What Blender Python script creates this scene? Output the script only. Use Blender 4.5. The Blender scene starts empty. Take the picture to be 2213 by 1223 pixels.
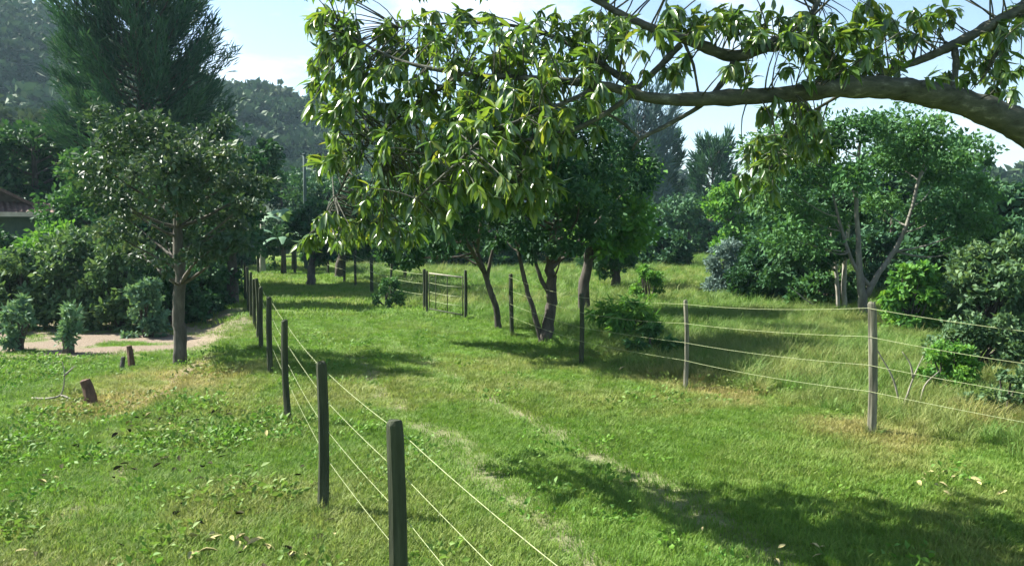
import bpy, math, random
import numpy as np
from mathutils import Vector, Matrix

rng = np.random.default_rng(7)
random.seed(7)
R = math.radians
C = bpy.context.scene.collection
sc = bpy.context.scene

# ------------------------------------------------------------------ camera
CAMZ, F, CX, CY, PITCH = 2.5, 1842.0, 1106.5, 611.5, R(3.87)
cam_d = bpy.data.cameras.new("camera")
cam_d.sensor_width = 36.0
cam_d.lens = F / 2213.0 * 36.0
cam_d.clip_start = 0.1
cam_d.clip_end = 6000
cam = bpy.data.objects.new("camera", cam_d)
cam.location = (0, 0, CAMZ)
cam.rotation_euler = (R(90) - PITCH, 0, 0)
C.objects.link(cam)
sc.camera = cam

# ------------------------------------------------------------------ light
SUN_EL = R(46)
SUN_AZ = R(-70)                       # from +Y towards +X
SUN_DIR = Vector((math.sin(SUN_AZ) * math.cos(SUN_EL), math.cos(SUN_AZ) * math.cos(SUN_EL), math.sin(SUN_EL)))
sd = bpy.data.lights.new("sun", 'SUN')
sd.energy = 5.0
sd.angle = R(0.55)
sd.color = (1.0, 0.95, 0.85)
sun = bpy.data.objects.new("sun", sd)
sun.rotation_euler = (-SUN_DIR).to_track_quat('-Z', 'Y').to_euler()
sun.location = (-30, 10, 40)
C.objects.link(sun)

w = bpy.data.worlds.new("World")
sc.world = w
w.use_nodes = True
nt = w.node_tree
nt.nodes.clear()
out = nt.nodes.new('ShaderNodeOutputWorld')
bg = nt.nodes.new('ShaderNodeBackground')
sky = nt.nodes.new('ShaderNodeTexSky')
sky.sky_type = 'NISHITA'
sky.sun_disc = False
sky.sun_elevation = SUN_EL
sky.sun_rotation = SUN_AZ
sky.air_density = 1.0
sky.dust_density = 0.6
sky.ozone_density = 1.5
bg.inputs['Strength'].default_value = 0.064
tc = nt.nodes.new('ShaderNodeTexCoord')
mp = nt.nodes.new('ShaderNodeMapping')
mp.inputs['Scale'].default_value = (1.0, 1.0, 2.6)
cn = nt.nodes.new('ShaderNodeTexNoise')
cn.inputs['Scale'].default_value = 2.3
cn.inputs['Detail'].default_value = 7
cn.inputs['Roughness'].default_value = 0.58
cr = nt.nodes.new('ShaderNodeValToRGB')
cr.color_ramp.elements[0].position = 0.54
cr.color_ramp.elements[1].position = 0.74
mx = nt.nodes.new('ShaderNodeMix')
mx.data_type = 'RGBA'
mx.inputs['B'].default_value = (8.6, 8.8, 9.0, 1)
nt.links.new(tc.outputs['Generated'], mp.inputs['Vector'])
nt.links.new(mp.outputs['Vector'], cn.inputs['Vector'])
nt.links.new(cn.outputs['Fac'], cr.inputs['Fac'])
nt.links.new(cr.outputs['Color'], mx.inputs['Factor'])
nt.links.new(sky.outputs['Color'], mx.inputs['A'])
nt.links.new(mx.outputs['Result'], bg.inputs['Color'])
nt.links.new(bg.outputs['Background'], out.inputs['Surface'])

sc.view_settings.view_transform = 'Standard'
sc.view_settings.look = 'None'
sc.view_settings.gamma = 1.0
sc.view_settings.use_curve_mapping = False
sc.view_settings.exposure = 1.85
sc.cycles.max_bounces = 6
sc.cycles.diffuse_bounces = 3
sc.cycles.transmission_bounces = 3
sc.cycles.transparent_max_bounces = 6
sc.cycles.volume_bounces = 0

# ------------------------------------------------------------------ helpers
def at(px, py, D):
    """point at depth D on the sight line of a photo pixel (layout planning)"""
    u, v = (px - CX) / F, (CY - py) / F
    y = math.cos(PITCH) + v * math.sin(PITCH)
    z = -math.sin(PITCH) + v * math.cos(PITCH)
    t = D / y
    return Vector((u * t, D, CAMZ + z * t))

def on_ground(px, py):
    u, v = (px - CX) / F, (CY - py) / F
    y = math.cos(PITCH) + v * math.sin(PITCH)
    z = -math.sin(PITCH) + v * math.cos(PITCH)
    t = -CAMZ / z
    return (u * t, y * t)

def _hash(ix, iy, s):
    h = (ix * 374761393 + iy * 668265263 + s * 1442695041) & 0xffffffff
    h = ((h ^ (h >> 13)) * 1274126177) & 0xffffffff
    return ((h ^ (h >> 16)) & 0xffff) / 65535.0

def vnoise(x, y, scale=1.0, seed=0):
    x = np.asarray(x, float) / scale; y = np.asarray(y, float) / scale
    ix = np.floor(x).astype(np.int64); iy = np.floor(y).astype(np.int64)
    fx = x - ix; fy = y - iy
    fx = fx * fx * (3 - 2 * fx); fy = fy * fy * (3 - 2 * fy)
    a = _hash(ix, iy, seed); b = _hash(ix + 1, iy, seed)
    c = _hash(ix, iy + 1, seed); d = _hash(ix + 1, iy + 1, seed)
    return (a * (1 - fx) + b * fx) * (1 - fy) + (c * (1 - fx) + d * fx) * fy

def fbm(x, y, scale=1.0, seed=0, o=4):
    s = 0; a = 0.5
    for k in range(o):
        s = s + a * vnoise(x, y, scale / 2 ** k, seed + k * 17)
        a *= 0.5
    return s / (1 - 0.5 ** o)

def sstep(a, b, x):
    t = np.clip((np.asarray(x, float) - a) / (b - a), 0, 1)
    return t * t * (3 - 2 * t)

def ellipse(x, y, cx, cy, rx, ry, soft=0.5):
    d = np.sqrt(((x - cx) / rx) ** 2 + ((y - cy) / ry) ** 2)
    return 1 - sstep(1 - soft, 1 + soft, d)

def tag(o, label=None, cat=None, group=None, kind=None):
    if label: o["label"] = label
    if cat: o["category"] = cat
    if group: o["group"] = group
    if kind: o["kind"] = kind
    return o

def empty(name, loc, label, cat, group=None):
    o = bpy.data.objects.new(name, None)
    o.location = loc
    o.empty_display_size = 0.2
    C.objects.link(o)
    return tag(o, label, cat, group)

def mesh(name, verts, faces, mat=None, tint=None, smooth=False, extra=None):
    """verts Nx3; faces: an int array (M,3)/(M,4) or a list of lists"""
    me = bpy.data.meshes.new(name)
    if isinstance(faces, np.ndarray):
        verts = np.asarray(verts, np.float32); k = faces.shape[1]; m = len(faces)
        me.vertices.add(len(verts)); me.vertices.foreach_set('co', verts.ravel())
        me.loops.add(m * k); me.loops.foreach_set('vertex_index', faces.astype(np.int32).ravel())
        me.polygons.add(m)
        me.polygons.foreach_set('loop_start', np.arange(0, m * k, k, dtype=np.int32))
        me.polygons.foreach_set('loop_total', np.full(m, k, np.int32))
        me.update(calc_edges=True); me.validate()
    else:
        me.from_pydata([tuple(v) for v in verts], [], faces); me.update()
    if smooth:
        me.polygons.foreach_set('use_smooth', np.ones(len(me.polygons), bool))
    if tint is not None:
        a = me.attributes.new('tint', 'FLOAT', 'POINT'); a.data.foreach_set('value', np.asarray(tint, np.float32))
    for k_, v_ in (extra or {}).items():
        a = me.attributes.new(k_, 'FLOAT', 'POINT'); a.data.foreach_set('value', np.asarray(v_, np.float32))
    if mat: me.materials.append(mat)
    return me

def obj(name, me, parent=None, loc=(0, 0, 0)):
    o = bpy.data.objects.new(name, me)
    C.objects.link(o)
    o.location = loc
    if parent: o.parent = parent
    return o

class MB:
    """collects shapes of one part"""
    def __init__(s): s.v = []; s.f = []
    def add(s, v, f):
        n = len(s.v); s.v += [tuple(p) for p in v]; s.f += [[i + n for i in q] for q in f]
    def tube(s, pts, radii, sides=6, cap=True, wob=0.0):
        pts = [Vector(p) for p in pts]; n0 = len(s.v)
        up = Vector((0.13, 0.31, 0.94)).normalized()
        prev = None
        for i, p in enumerate(pts):
            t = (pts[min(i + 1, len(pts) - 1)] - pts[max(i - 1, 0)])
            t = t.normalized() if t.length > 1e-9 else Vector((0, 0, 1))
            if prev is None:
                a = t.cross(Vector((1, 0, 0)) if abs(t.x) < 0.8 else Vector((0, 1, 0))).normalized()
            else:
                a = (prev - t * prev.dot(t)).normalized()
            prev = a
            b = t.cross(a)
            for k in range(sides):
                an = 2 * math.pi * k / sides
                r = radii[i] * (1 + (random.uniform(-wob, wob) if wob else 0))
                s.v.append(tuple(p + a * (math.cos(an) * r) + b * (math.sin(an) * r)))
        for i in range(len(pts) - 1):
            for k in range(sides):
                k2 = (k + 1) % sides
                s.f.append([n0 + i * sides + k, n0 + i * sides + k2, n0 + (i + 1) * sides + k2, n0 + (i + 1) * sides + k])
        if cap:
            s.f.append([n0 + k for k in range(sides)][::-1])
            s.f.append([n0 + (len(pts) - 1) * sides + k for k in range(sides)])
    def box(s, c, d, rz=0.0):
        cx, cy, cz = c; v = []
        for sz in (-1, 1):
            for sx, sy in ((-1, -1), (1, -1), (1, 1), (-1, 1)):
                x, y = sx * d[0] / 2, sy * d[1] / 2
                v.append((cx + x * math.cos(rz) - y * math.sin(rz), cy + x * math.sin(rz) + y * math.cos(rz), cz + sz * d[2] / 2))
        s.add(v, [[3, 2, 1, 0], [4, 5, 6, 7], [0, 1, 5, 4], [1, 2, 6, 5], [2, 3, 7, 6], [3, 0, 4, 7]])
    def build(s, name, mat, parent=None, smooth=True, loc=(0, 0, 0)):
        me = mesh(name, s.v, s.f, mat, smooth=smooth)
        return obj(name, me, parent, loc)

def bez(p0, p1, p2, n):
    p0, p1, p2 = Vector(p0), Vector(p1), Vector(p2)
    return [p0 * (1 - t) ** 2 + p1 * 2 * t * (1 - t) + p2 * t * t for t in [i / (n - 1) for i in range(n)]]

def spline(pts, per=6):
    """Catmull-Rom through points (last coordinate may be a radius)"""
    P = [np.array(p, float) for p in pts]; P = [2 * P[0] - P[1]] + P + [2 * P[-1] - P[-2]]
    o = []
    for i in range(1, len(P) - 2):
        for k in range(per):
            t = k / per
            o.append(0.5 * (2 * P[i] + (P[i + 1] - P[i - 1]) * t + (2 * P[i - 1] - 5 * P[i] + 4 * P[i + 1] - P[i + 2]) * t * t
                     + (3 * P[i] - P[i - 1] - 3 * P[i + 1] + P[i + 2]) * t ** 3))
    o.append(P[-2])
    return o

# ------------------------------------------------------------------ materials
def new_mat(name):
    m = bpy.data.materials.new(name); m.use_nodes = True
    t = m.node_tree; t.nodes.clear()
    o = t.nodes.new('ShaderNodeOutputMaterial')
    return m, t, o

def ramp(t, stops):
    r = t.nodes.new('ShaderNodeValToRGB')
    e = r.color_ramp.elements
    while len(e) < len(stops): e.new(0.5)
    for i, (p, c) in enumerate(stops):
        e[i].position = p; e[i].color = (*c, 1)
    return r

def foliage(name, cols, rough=0.5, transl=0.32, warm=(1.25, 1.2, 0.55), spec=0.14):
    m, t, o = new_mat(name)
    k_ = 1.0 if 'glossy' in name else 1.22
    cols = [(r * k_ * 1.12, g * k_, b * k_ * 1.2) for r, g, b in cols] if k_ != 1.0 else cols
    a = t.nodes.new('ShaderNodeAttribute'); a.attribute_name = 'tint'
    n = len(cols)
    r = ramp(t, [(i / (n - 1), c) for i, c in enumerate(cols)])
    t.links.new(a.outputs['Fac'], r.inputs['Fac'])
    p = t.nodes.new('ShaderNodeBsdfPrincipled')
    p.inputs['Roughness'].default_value = rough
    p.inputs['Specular IOR Level'].default_value = spec
    t.links.new(r.outputs['Color'], p.inputs['Base Color'])
    tr = t.nodes.new('ShaderNodeBsdfTranslucent')
    mu = t.nodes.new('ShaderNodeMix'); mu.data_type = 'RGBA'; mu.blend_type = 'MULTIPLY'
    mu.inputs['Factor'].default_value = 1
    mu.inputs['B'].default_value = (*warm, 1)
    t.links.new(r.outputs['Color'], mu.inputs['A'])
    t.links.new(mu.outputs['Result'], tr.inputs['Color'])
    ms = t.nodes.new('ShaderNodeMixShader'); ms.inputs['Fac'].default_value = transl
    t.links.new(p.outputs[0], ms.inputs[1]); t.links.new(tr.outputs[0], ms.inputs[2])
    t.links.new(ms.outputs[0], o.inputs['Surface'])
    return m

def rough_mat(name, cols, scale=6.0, rough=0.85, stretch=(1, 1, 0.25), bump=0.4, metallic=0.0, detail=6):
    m, t, o = new_mat(name)
    tcx = t.nodes.new('ShaderNodeTexCoord')
    mpx = t.nodes.new('ShaderNodeMapping'); mpx.inputs['Scale'].default_value = stretch
    nz = t.nodes.new('ShaderNodeTexNoise'); nz.inputs['Scale'].default_value = scale
    nz.inputs['Detail'].default_value = detail; nz.inputs['Roughness'].default_value = 0.65
    t.links.new(tcx.outputs['Object'], mpx.inputs['Vector']); t.links.new(mpx.outputs[0], nz.inputs['Vector'])
    n = len(cols)
    r = ramp(t, [(0.3 + 0.42 * i / (n - 1), c) for i, c in enumerate(cols)])
    t.links.new(nz.outputs['Fac'], r.inputs['Fac'])
    p = t.nodes.new('ShaderNodeBsdfPrincipled')
    p.inputs['Roughness'].default_value = rough; p.inputs['Metallic'].default_value = metallic
    p.inputs['Specular IOR Level'].default_value = 0.05 if 'leaf' in name else 0.3
    t.links.new(r.outputs['Color'], p.inputs['Base Color'])
    b = t.nodes.new('ShaderNodeBump'); b.inputs['Strength'].default_value = bump; b.inputs['Distance'].default_value = 0.02
    t.links.new(nz.outputs['Fac'], b.inputs['Height']); t.links.new(b.outputs[0], p.inputs['Normal'])
    t.links.new(p.outputs[0], o.inputs['Surface'])
    return m

def grass_mat(name, green, dry, transl=0.3):
    """colours by instance: 'dry' from the point, a little random per tuft"""
    m, t, o = new_mat(name)
    oi = t.nodes.new('ShaderNodeObjectInfo')
    a = t.nodes.new('ShaderNodeAttribute'); a.attribute_type = 'INSTANCER'; a.attribute_name = 'dry'
    b = t.nodes.new('ShaderNodeAttribute'); b.attribute_name = 'tint'
    ad = t.nodes.new('ShaderNodeMath'); ad.operation = 'MULTIPLY_ADD'
    ad.inputs[1].default_value = 0.55
    hf = t.nodes.new('ShaderNodeMath'); hf.operation = 'MULTIPLY'; hf.inputs[1].default_value = 0.45
    t.links.new(b.outputs['Fac'], hf.inputs[0])
    t.links.new(oi.outputs['Random'], ad.inputs[0]); t.links.new(hf.outputs[0], ad.inputs[2])
    n = len(green)
    r = ramp(t, [(i / (n - 1), c) for i, c in enumerate(green)])
    r2 = ramp(t, [(i / (len(dry) - 1), c) for i, c in enumerate(dry)])
    t.links.new(ad.outputs[0], r.inputs['Fac']); t.links.new(ad.outputs[0], r2.inputs['Fac'])
    mix = t.nodes.new('ShaderNodeMix'); mix.data_type = 'RGBA'
    t.links.new(a.outputs['Fac'], mix.inputs['Factor'])
    t.links.new(r.outputs['Color'], mix.inputs['A']); t.links.new(r2.outputs['Color'], mix.inputs['B'])
    p = t.nodes.new('ShaderNodeBsdfPrincipled'); p.inputs['Roughness'].default_value = 0.6
    p.inputs['Specular IOR Level'].default_value = 0.3 if 'hill' not in name else 0.08
    t.links.new(mix.outputs['Result'], p.inputs['Base Color'])
    tr = t.nodes.new('ShaderNodeBsdfTranslucent')
    t.links.new(mix.outputs['Result'], tr.inputs['Color'])
    ms = t.nodes.new('ShaderNodeMixShader'); ms.inputs['Fac'].default_value = transl
    t.links.new(p.outputs[0], ms.inputs[1]); t.links.new(tr.outputs[0], ms.inputs[2])
    t.links.new(ms.outputs[0], o.inputs['Surface'])
    return m

M = {}
M['near_leaf'] = foliage('glossy_leaf', [(0.045, 0.105, 0.030), (0.065, 0.14, 0.036), (0.095, 0.18, 0.04), (0.14, 0.22, 0.045), (0.20, 0.24, 0.05)], 0.3, 0.42, warm=(1.35, 1.25, 0.5), spec=0.9)
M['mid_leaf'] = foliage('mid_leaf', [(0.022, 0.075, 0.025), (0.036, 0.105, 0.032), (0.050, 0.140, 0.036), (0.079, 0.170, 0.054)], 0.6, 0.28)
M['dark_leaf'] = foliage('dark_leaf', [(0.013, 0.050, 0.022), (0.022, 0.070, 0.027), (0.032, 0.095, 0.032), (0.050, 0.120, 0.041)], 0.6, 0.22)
M['lime_leaf'] = foliage('lime_leaf', [(0.036, 0.120, 0.027), (0.058, 0.170, 0.032), (0.086, 0.220, 0.036), (0.122, 0.250, 0.045)], 0.6, 0.35)
M['grey_leaf'] = foliage('grey_leaf', [(0.050, 0.120, 0.068), (0.072, 0.160, 0.081), (0.101, 0.200, 0.099), (0.144, 0.250, 0.135)], 0.6, 0.25)
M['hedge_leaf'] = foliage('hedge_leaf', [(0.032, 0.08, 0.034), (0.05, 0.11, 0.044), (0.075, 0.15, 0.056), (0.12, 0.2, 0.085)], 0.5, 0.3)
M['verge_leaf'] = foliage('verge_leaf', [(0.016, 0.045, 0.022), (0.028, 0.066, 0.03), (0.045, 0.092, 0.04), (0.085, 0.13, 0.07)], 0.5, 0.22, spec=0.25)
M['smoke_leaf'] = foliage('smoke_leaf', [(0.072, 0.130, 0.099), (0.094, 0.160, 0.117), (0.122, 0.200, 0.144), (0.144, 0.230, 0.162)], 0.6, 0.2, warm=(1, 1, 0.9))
M['needle'] = foliage('needle', [(0.013, 0.045, 0.027), (0.020, 0.065, 0.034), (0.029, 0.085, 0.041), (0.043, 0.100, 0.045)], 0.5, 0.2)
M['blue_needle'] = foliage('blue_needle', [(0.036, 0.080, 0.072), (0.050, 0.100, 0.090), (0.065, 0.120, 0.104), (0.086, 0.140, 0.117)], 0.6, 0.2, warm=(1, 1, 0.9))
M['wood_leaf'] = foliage('wood_leaf', [(0.016, 0.055, 0.027), (0.024, 0.075, 0.032), (0.036, 0.100, 0.036), (0.054, 0.125, 0.045)], 0.6, 0.18)
M['bark'] = rough_mat('bark', [(0.035, 0.034, 0.028), (0.075, 0.07, 0.058), (0.13, 0.12, 0.10)], 9, stretch=(1, 1, 0.3))
M['dark_bark'] = rough_mat('dark_bark', [(0.03, 0.027, 0.022), (0.06, 0.053, 0.043), (0.11, 0.1, 0.08)], 9, stretch=(1, 1, 0.3))
M['pale_bark'] = rough_mat('pale_bark', [(0.14, 0.135, 0.115), (0.27, 0.26, 0.22), (0.42, 0.4, 0.35)], 7, stretch=(1, 1, 0.35))
M['limb_grey'] = rough_mat('limb_grey', [(0.08, 0.078, 0.065), (0.16, 0.155, 0.13), (0.26, 0.25, 0.215)], 7, stretch=(1, 1, 0.35))
M['limb_bark'] = rough_mat('limb_bark', [(0.018, 0.02, 0.014), (0.05, 0.055, 0.04), (0.075, 0.08, 0.06), (0.21, 0.215, 0.175)], 9.0, stretch=(0.7, 1.6, 1.6), bump=1.0, detail=10)
M['mossy_post'] = rough_mat('mossy_post', [(0.016, 0.022, 0.011), (0.033, 0.042, 0.022), (0.066, 0.076, 0.045)], 14, stretch=(1, 1, 0.12), bump=0.6)
M['grey_post'] = rough_mat('grey_post', [(0.07, 0.07, 0.05), (0.16, 0.155, 0.115), (0.28, 0.27, 0.21)], 14, stretch=(1, 1, 0.12), bump=0.6)
M['wire'] = rough_mat('wire', [(0.20, 0.24, 0.10), (0.29, 0.33, 0.16), (0.38, 0.42, 0.24)], 30, rough=0.45, stretch=(1, 1, 1), bump=0.1)
M['dead'] = rough_mat('dead_wood', [(0.12, 0.115, 0.085), (0.22, 0.21, 0.165), (0.34, 0.32, 0.26)], 12, stretch=(1, 1, 0.4))
M['stump'] = rough_mat('stump_wood', [(0.05, 0.032, 0.022), (0.10, 0.06, 0.04), (0.16, 0.10, 0.07)], 12, stretch=(1, 1, 0.4))
M['brown_leaf'] = rough_mat('brown_leaf', [(0.022, 0.026, 0.012), (0.04, 0.04, 0.02), (0.075, 0.065, 0.035)], 20, stretch=(1, 1, 1), bump=0.2)
M['straw_leaf'] = rough_mat('straw_leaf', [(0.22, 0.20, 0.08), (0.33, 0.30, 0.14), (0.44, 0.41, 0.22)], 20, stretch=(1, 1, 1), bump=0.2)
M['roof'] = rough_mat('roof_tile', [(0.07, 0.045, 0.035), (0.11, 0.07, 0.055), (0.17, 0.11, 0.085)], 5, stretch=(1, 1, 1))
M['gable'] = rough_mat('gable_wood', [(0.06, 0.05, 0.045), (0.09, 0.075, 0.065), (0.12, 0.1, 0.085)], 5, stretch=(1, 1, 1))
M['housewall'] = rough_mat('house_wall', [(0.07, 0.11, 0.13), (0.10, 0.14, 0.16), (0.13, 0.17, 0.19)], 3, stretch=(1, 1, 1), bump=0.1)
M['fascia'] = rough_mat('fascia', [(0.42, 0.33, 0.28), (0.5, 0.41, 0.36), (0.58, 0.49, 0.44)], 3, stretch=(1, 1, 1), bump=0.1)
M['pole'] = rough_mat('pole_paint', [(0.04, 0.07, 0.065), (0.06, 0.09, 0.085), (0.08, 0.11, 0.105)], 6, stretch=(1, 1, 0.2), bump=0.1)
M['glass'] = rough_mat('dark_glass', [(0.02, 0.025, 0.03), (0.03, 0.035, 0.04), (0.04, 0.045, 0.05)], 2, rough=0.1, bump=0.0)

# ------------------------------------------------------------------ lie of the land
FR = np.array([(4.0, 8.0), (7.5, 6.1), (9.95, 4.26), (12.9, 2.65), (15.2, 1.27), (19, 0.0), (22.7, -1.3), (27, -3.7), (32, -5.6), (37, -7.3), (60, -15.5), (120, -37)])
def fence_left(y): return np.interp(y, [0, 2.6, 5.05, 7.35, 10.8, 14.05, 27.4, 60], [1.4, .33, -.69, -1.66, -2.87, -4.02, -8.6, -19.8])
def fence_right(y): return np.interp(y, FR[:, 0], FR[:, 1])
def bank_x(y): return np.interp(y, [0, 8, 12.7, 17, 27, 40], [-4.2, -4.7, -5.35, -6.1, -9.2, -14])

def gz(x, y):
    x = np.asarray(x, float); y = np.asarray(y, float)
    near = 1 - sstep(60, 110, np.hypot(x, y))
    z = (fbm(x, y, 5.0, 3, 3) - 0.5) * 0.10 + (fbm(x, y, 0.9, 9, 2) - 0.5) * 0.045
    e = bank_x(y) + (fbm(x, y, 2.5, 21, 2) - 0.5) * 0.7
    z = z - 0.24 * (1 - sstep(-0.45, 0.35, x - e)) * (1 - sstep(24, 34, y))
    # two wheel ruts and a low crown between them
    o1 = x - (2.70 - 0.36 * y); o2 = x - (4.25 - 0.37 * y)
    z = z - 0.035 * (np.exp(-(o1 / 0.22) ** 2) + np.exp(-(o2 / 0.22) ** 2)) * (1 - sstep(18, 30, y))
    # the far meadow climbs gently to the right
    z = z + 0.009 * np.clip(y - 24, 0, 60) * sstep(-6, 6, x + 0.05 * y)
    return z * near + 0 * x

def g1(x, y): return float(gz(np.array([x]), np.array([y]))[0])

def masks(x, y):
    n1 = fbm(x, y, 1.3, 31, 4); n2 = fbm(x, y, 4.0, 55, 3); n3 = fbm(x, y, 0.45, 77, 3)
    o1 = x - (2.70 - 0.36 * y) + (n2 - 0.5) * 0.5; o2 = x - (4.25 - 0.37 * y) + (n2 - 0.5) * 0.5
    rut = (np.exp(-(o1 / 0.32) ** 2) + np.exp(-(o2 / 0.32) ** 2)) * (1 - sstep(12, 22, y)) * (0.42 + 0.5 * sstep(0.25, 0.6, n1 * 0.5 + n3 * 0.5))
    dirt = ellipse(x, y, -10.4, 19.6, 4.4, 2.3, 0.35)
    dirt = np.maximum(dirt, ellipse(x, y, -14.5, 20.0, 4, 2.6, 0.35))
    dirt = np.maximum(dirt, 0.8 * ellipse(x, y, -7.7, 21.5, 1.6, 2.2, 0.4))
    dirt = np.maximum(dirt, 0.9 * ellipse(x, y, -12.0, 23.2, 5.5, 3.0, 0.3))
    dirt = dirt * sstep(0.16, 0.4, n1)
    dirt = np.maximum(dirt, ellipse(x, y, -4.25, 7.35, 0.7, 0.28, 0.5) * sstep(0.35, 0.55, n3))
    strip = (1 - sstep(0.10, 0.24, np.abs(x + 4.55 - (y - 9.8) * -0.46 * 0.0 + (y - 9.8) * 0.46))) * sstep(7.8, 8.4, y) * (1 - sstep(11.6, 12.4, y))
    dirt = np.maximum(dirt, 0.75 * strip * sstep(0.25, 0.5, n3))
    edge = np.exp(-((x - bank_x(y) + 0.1 + (n2 - 0.5) * 0.7) / 0.32) ** 2) * sstep(11, 13, y) * (1 - sstep(26, 30, y))
    dirt = np.maximum(dirt, edge * sstep(0.33, 0.55, n1) * 0.9)
    dirt = np.maximum(dirt, 0.9 * ellipse(x, y, 2.65, 12.85, 0.55, 0.3, 0.5) * sstep(0.3, 0.5, n3))
    fr = fence_right(y)
    dirt = np.maximum(dirt, np.exp(-((x - fr - 0.15) / 0.4) ** 2) * sstep(0.5, 0.66, n1) * sstep(6, 8, y) * (1 - sstep(14, 18, y)) * 0.7)
    dry = ellipse(x, y, -5.9, 14.1, 1.5, 2.0, 0.5) * 0.95
    dry = np.maximum(dry, ellipse(x, y, 5.0, 10.4, 1.5, 1.6, 0.6) * 0.75)
    dry = np.maximum(dry, np.exp(-((x - fr - 0.3) / 0.7) ** 2) * sstep(8, 10, y) * (1 - sstep(13, 15, y)) * 0.8)
    dry = np.maximum(dry, ellipse(x, y, -3.0, 6.5, 2.6, 2.4, 0.6) * 0.28)
    dry = dry * sstep(0.22, 0.6, n1) + 0.34 * sstep(0.45, 0.7, n2) * sstep(0.35, 0.6, n3) + 0.12 * sstep(0.45, 0.6, n1)
    return dict(rut=np.clip(rut, 0, 1), dirt=np.clip(dirt, 0, 1), dry=np.clip(dry, 0, 1), n1=n1, n2=n2, n3=n3, side=x - fr)

# ------------------------------------------------------------------ ground sheet
def axis(parts):
    o = []
    for a, b, n in parts: o += list(np.linspace(a, b, n, endpoint=False))
    return np.array(o + [parts[-1][1]])
gxs = axis([(-700, -300, 6), (-300, -60, 14), (-60, -18, 40), (-18, 14, 170), (14, 60, 44), (60, 300, 14), (300, 700, 6)])
gys = axis([(-100, -20, 6), (-20, 2, 16), (2, 26, 160), (26, 60, 80), (60, 140, 36), (140, 500, 14), (500, 1000, 6)])
GX, GY = np.meshgrid(gxs, gys)
GZ = gz(GX.ravel(), GY.ravel())
gv = np.stack([GX.ravel(), GY.ravel(), GZ], 1)
nx, ny = len(gxs), len(gys)
ii = np.arange(nx * ny).reshape(ny, nx)
gf = np.stack([ii[:-1, :-1], ii[:-1, 1:], ii[1:, 1:], ii[1:, :-1]], -1).reshape(-1, 4)
mk = masks(gv[:, 0], gv[:, 1])

def ground_material():
    m, t, o = new_mat('turf')
    geo = t.nodes.new('ShaderNodeNewGeometry')
    def noise(s, d=5):
        n = t.nodes.new('ShaderNodeTexNoise'); n.inputs['Scale'].default_value = s; n.inputs['Detail'].default_value = d
        n.inputs['Roughness'].default_value = 0.65
        t.links.new(geo.outputs['Position'], n.inputs['Vector']); return n
    def attr(n):
        a = t.nodes.new('ShaderNodeAttribute'); a.attribute_name = n; return a
    def mix(f, a, b):
        q = t.nodes.new('ShaderNodeMix'); q.data_type = 'RGBA'
        t.links.new(f, q.inputs['Factor']); t.links.new(a, q.inputs['A']); t.links.new(b, q.inputs['B']); return q.outputs['Result']
    nA, nB, nC = noise(3.0), noise(26.0, 6), noise(0.35, 3)
    r1 = ramp(t, [(0.3, (0.05, 0.115, 0.018)), (0.5, (0.075, 0.155, 0.022)), (0.7, (0.10, 0.19, 0.028))])
    t.links.new(nB.outputs['Fac'], r1.inputs['Fac'])
    r2 = ramp(t, [(0.3, (0.075, 0.135, 0.02)), (0.7, (0.12, 0.19, 0.026))])
    t.links.new(nA.outputs['Fac'], r2.inputs['Fac'])
    rc = ramp(t, [(0.4, (0, 0, 0)), (0.6, (1, 1, 1))]); t.links.new(nC.outputs['Fac'], rc.inputs['Fac'])
    green = mix(rc.outputs['Color'], r1.outputs['Color'], r2.outputs['Color'])
    rd = ramp(t, [(0.3, (0.16, 0.125, 0.04)), (0.55, (0.26, 0.21, 0.07)), (0.75, (0.34, 0.29, 0.12))])
    t.links.new(nB.outputs['Fac'], rd.inputs['Fac'])
    c = mix(attr('dry').outputs['Fac'], green, rd.outputs['Color'])
    rs = ramp(t, [(0.3, (0.085, 0.066, 0.047)), (0.5, (0.175, 0.14, 0.103)), (0.72, (0.29, 0.245, 0.19))])
    t.links.new(nB.outputs['Fac'], rs.inputs['Fac'])
    c = mix(attr('dirt').outputs['Fac'], c, rs.outputs['Color'])
    ru = ramp(t, [(0.3, (0.13, 0.115, 0.07)), (0.55, (0.23, 0.21, 0.14)), (0.75, (0.34, 0.31, 0.23))])
    t.links.new(nB.outputs['Fac'], ru.inputs['Fac'])
    c = mix(attr('rut').outputs['Fac'], c, ru.outputs['Color'])
    p = t.nodes.new('ShaderNodeBsdfPrincipled'); p.inputs['Roughness'].default_value = 0.95
    p.inputs['Specular IOR Level'].default_value = 0.15
    t.links.new(c, p.inputs['Base Color'])
    b = t.nodes.new('ShaderNodeBump'); b.inputs['Strength'].default_value = 0.7; b.inputs['Distance'].default_value = 0.03
    t.links.new(nB.outputs['Fac'], b.inputs['Height']); t.links.new(b.outputs[0], p.inputs['Normal'])
    t.links.new(p.outputs[0], o.inputs['Surface'])
    return m
M['turf'] = ground_material()
ground = obj('ground', mesh('ground', gv, gf, M['turf'], smooth=True, extra={k: mk[k] for k in ('rut', 'dirt', 'dry')}))
tag(ground, kind='structure')

# ------------------------------------------------------------------ instancing of grass and far woods (stuff)
def proto_object(name, me):
    return bpy.data.objects.new(name, me)          # not linked: only a shape for the stuff

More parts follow.
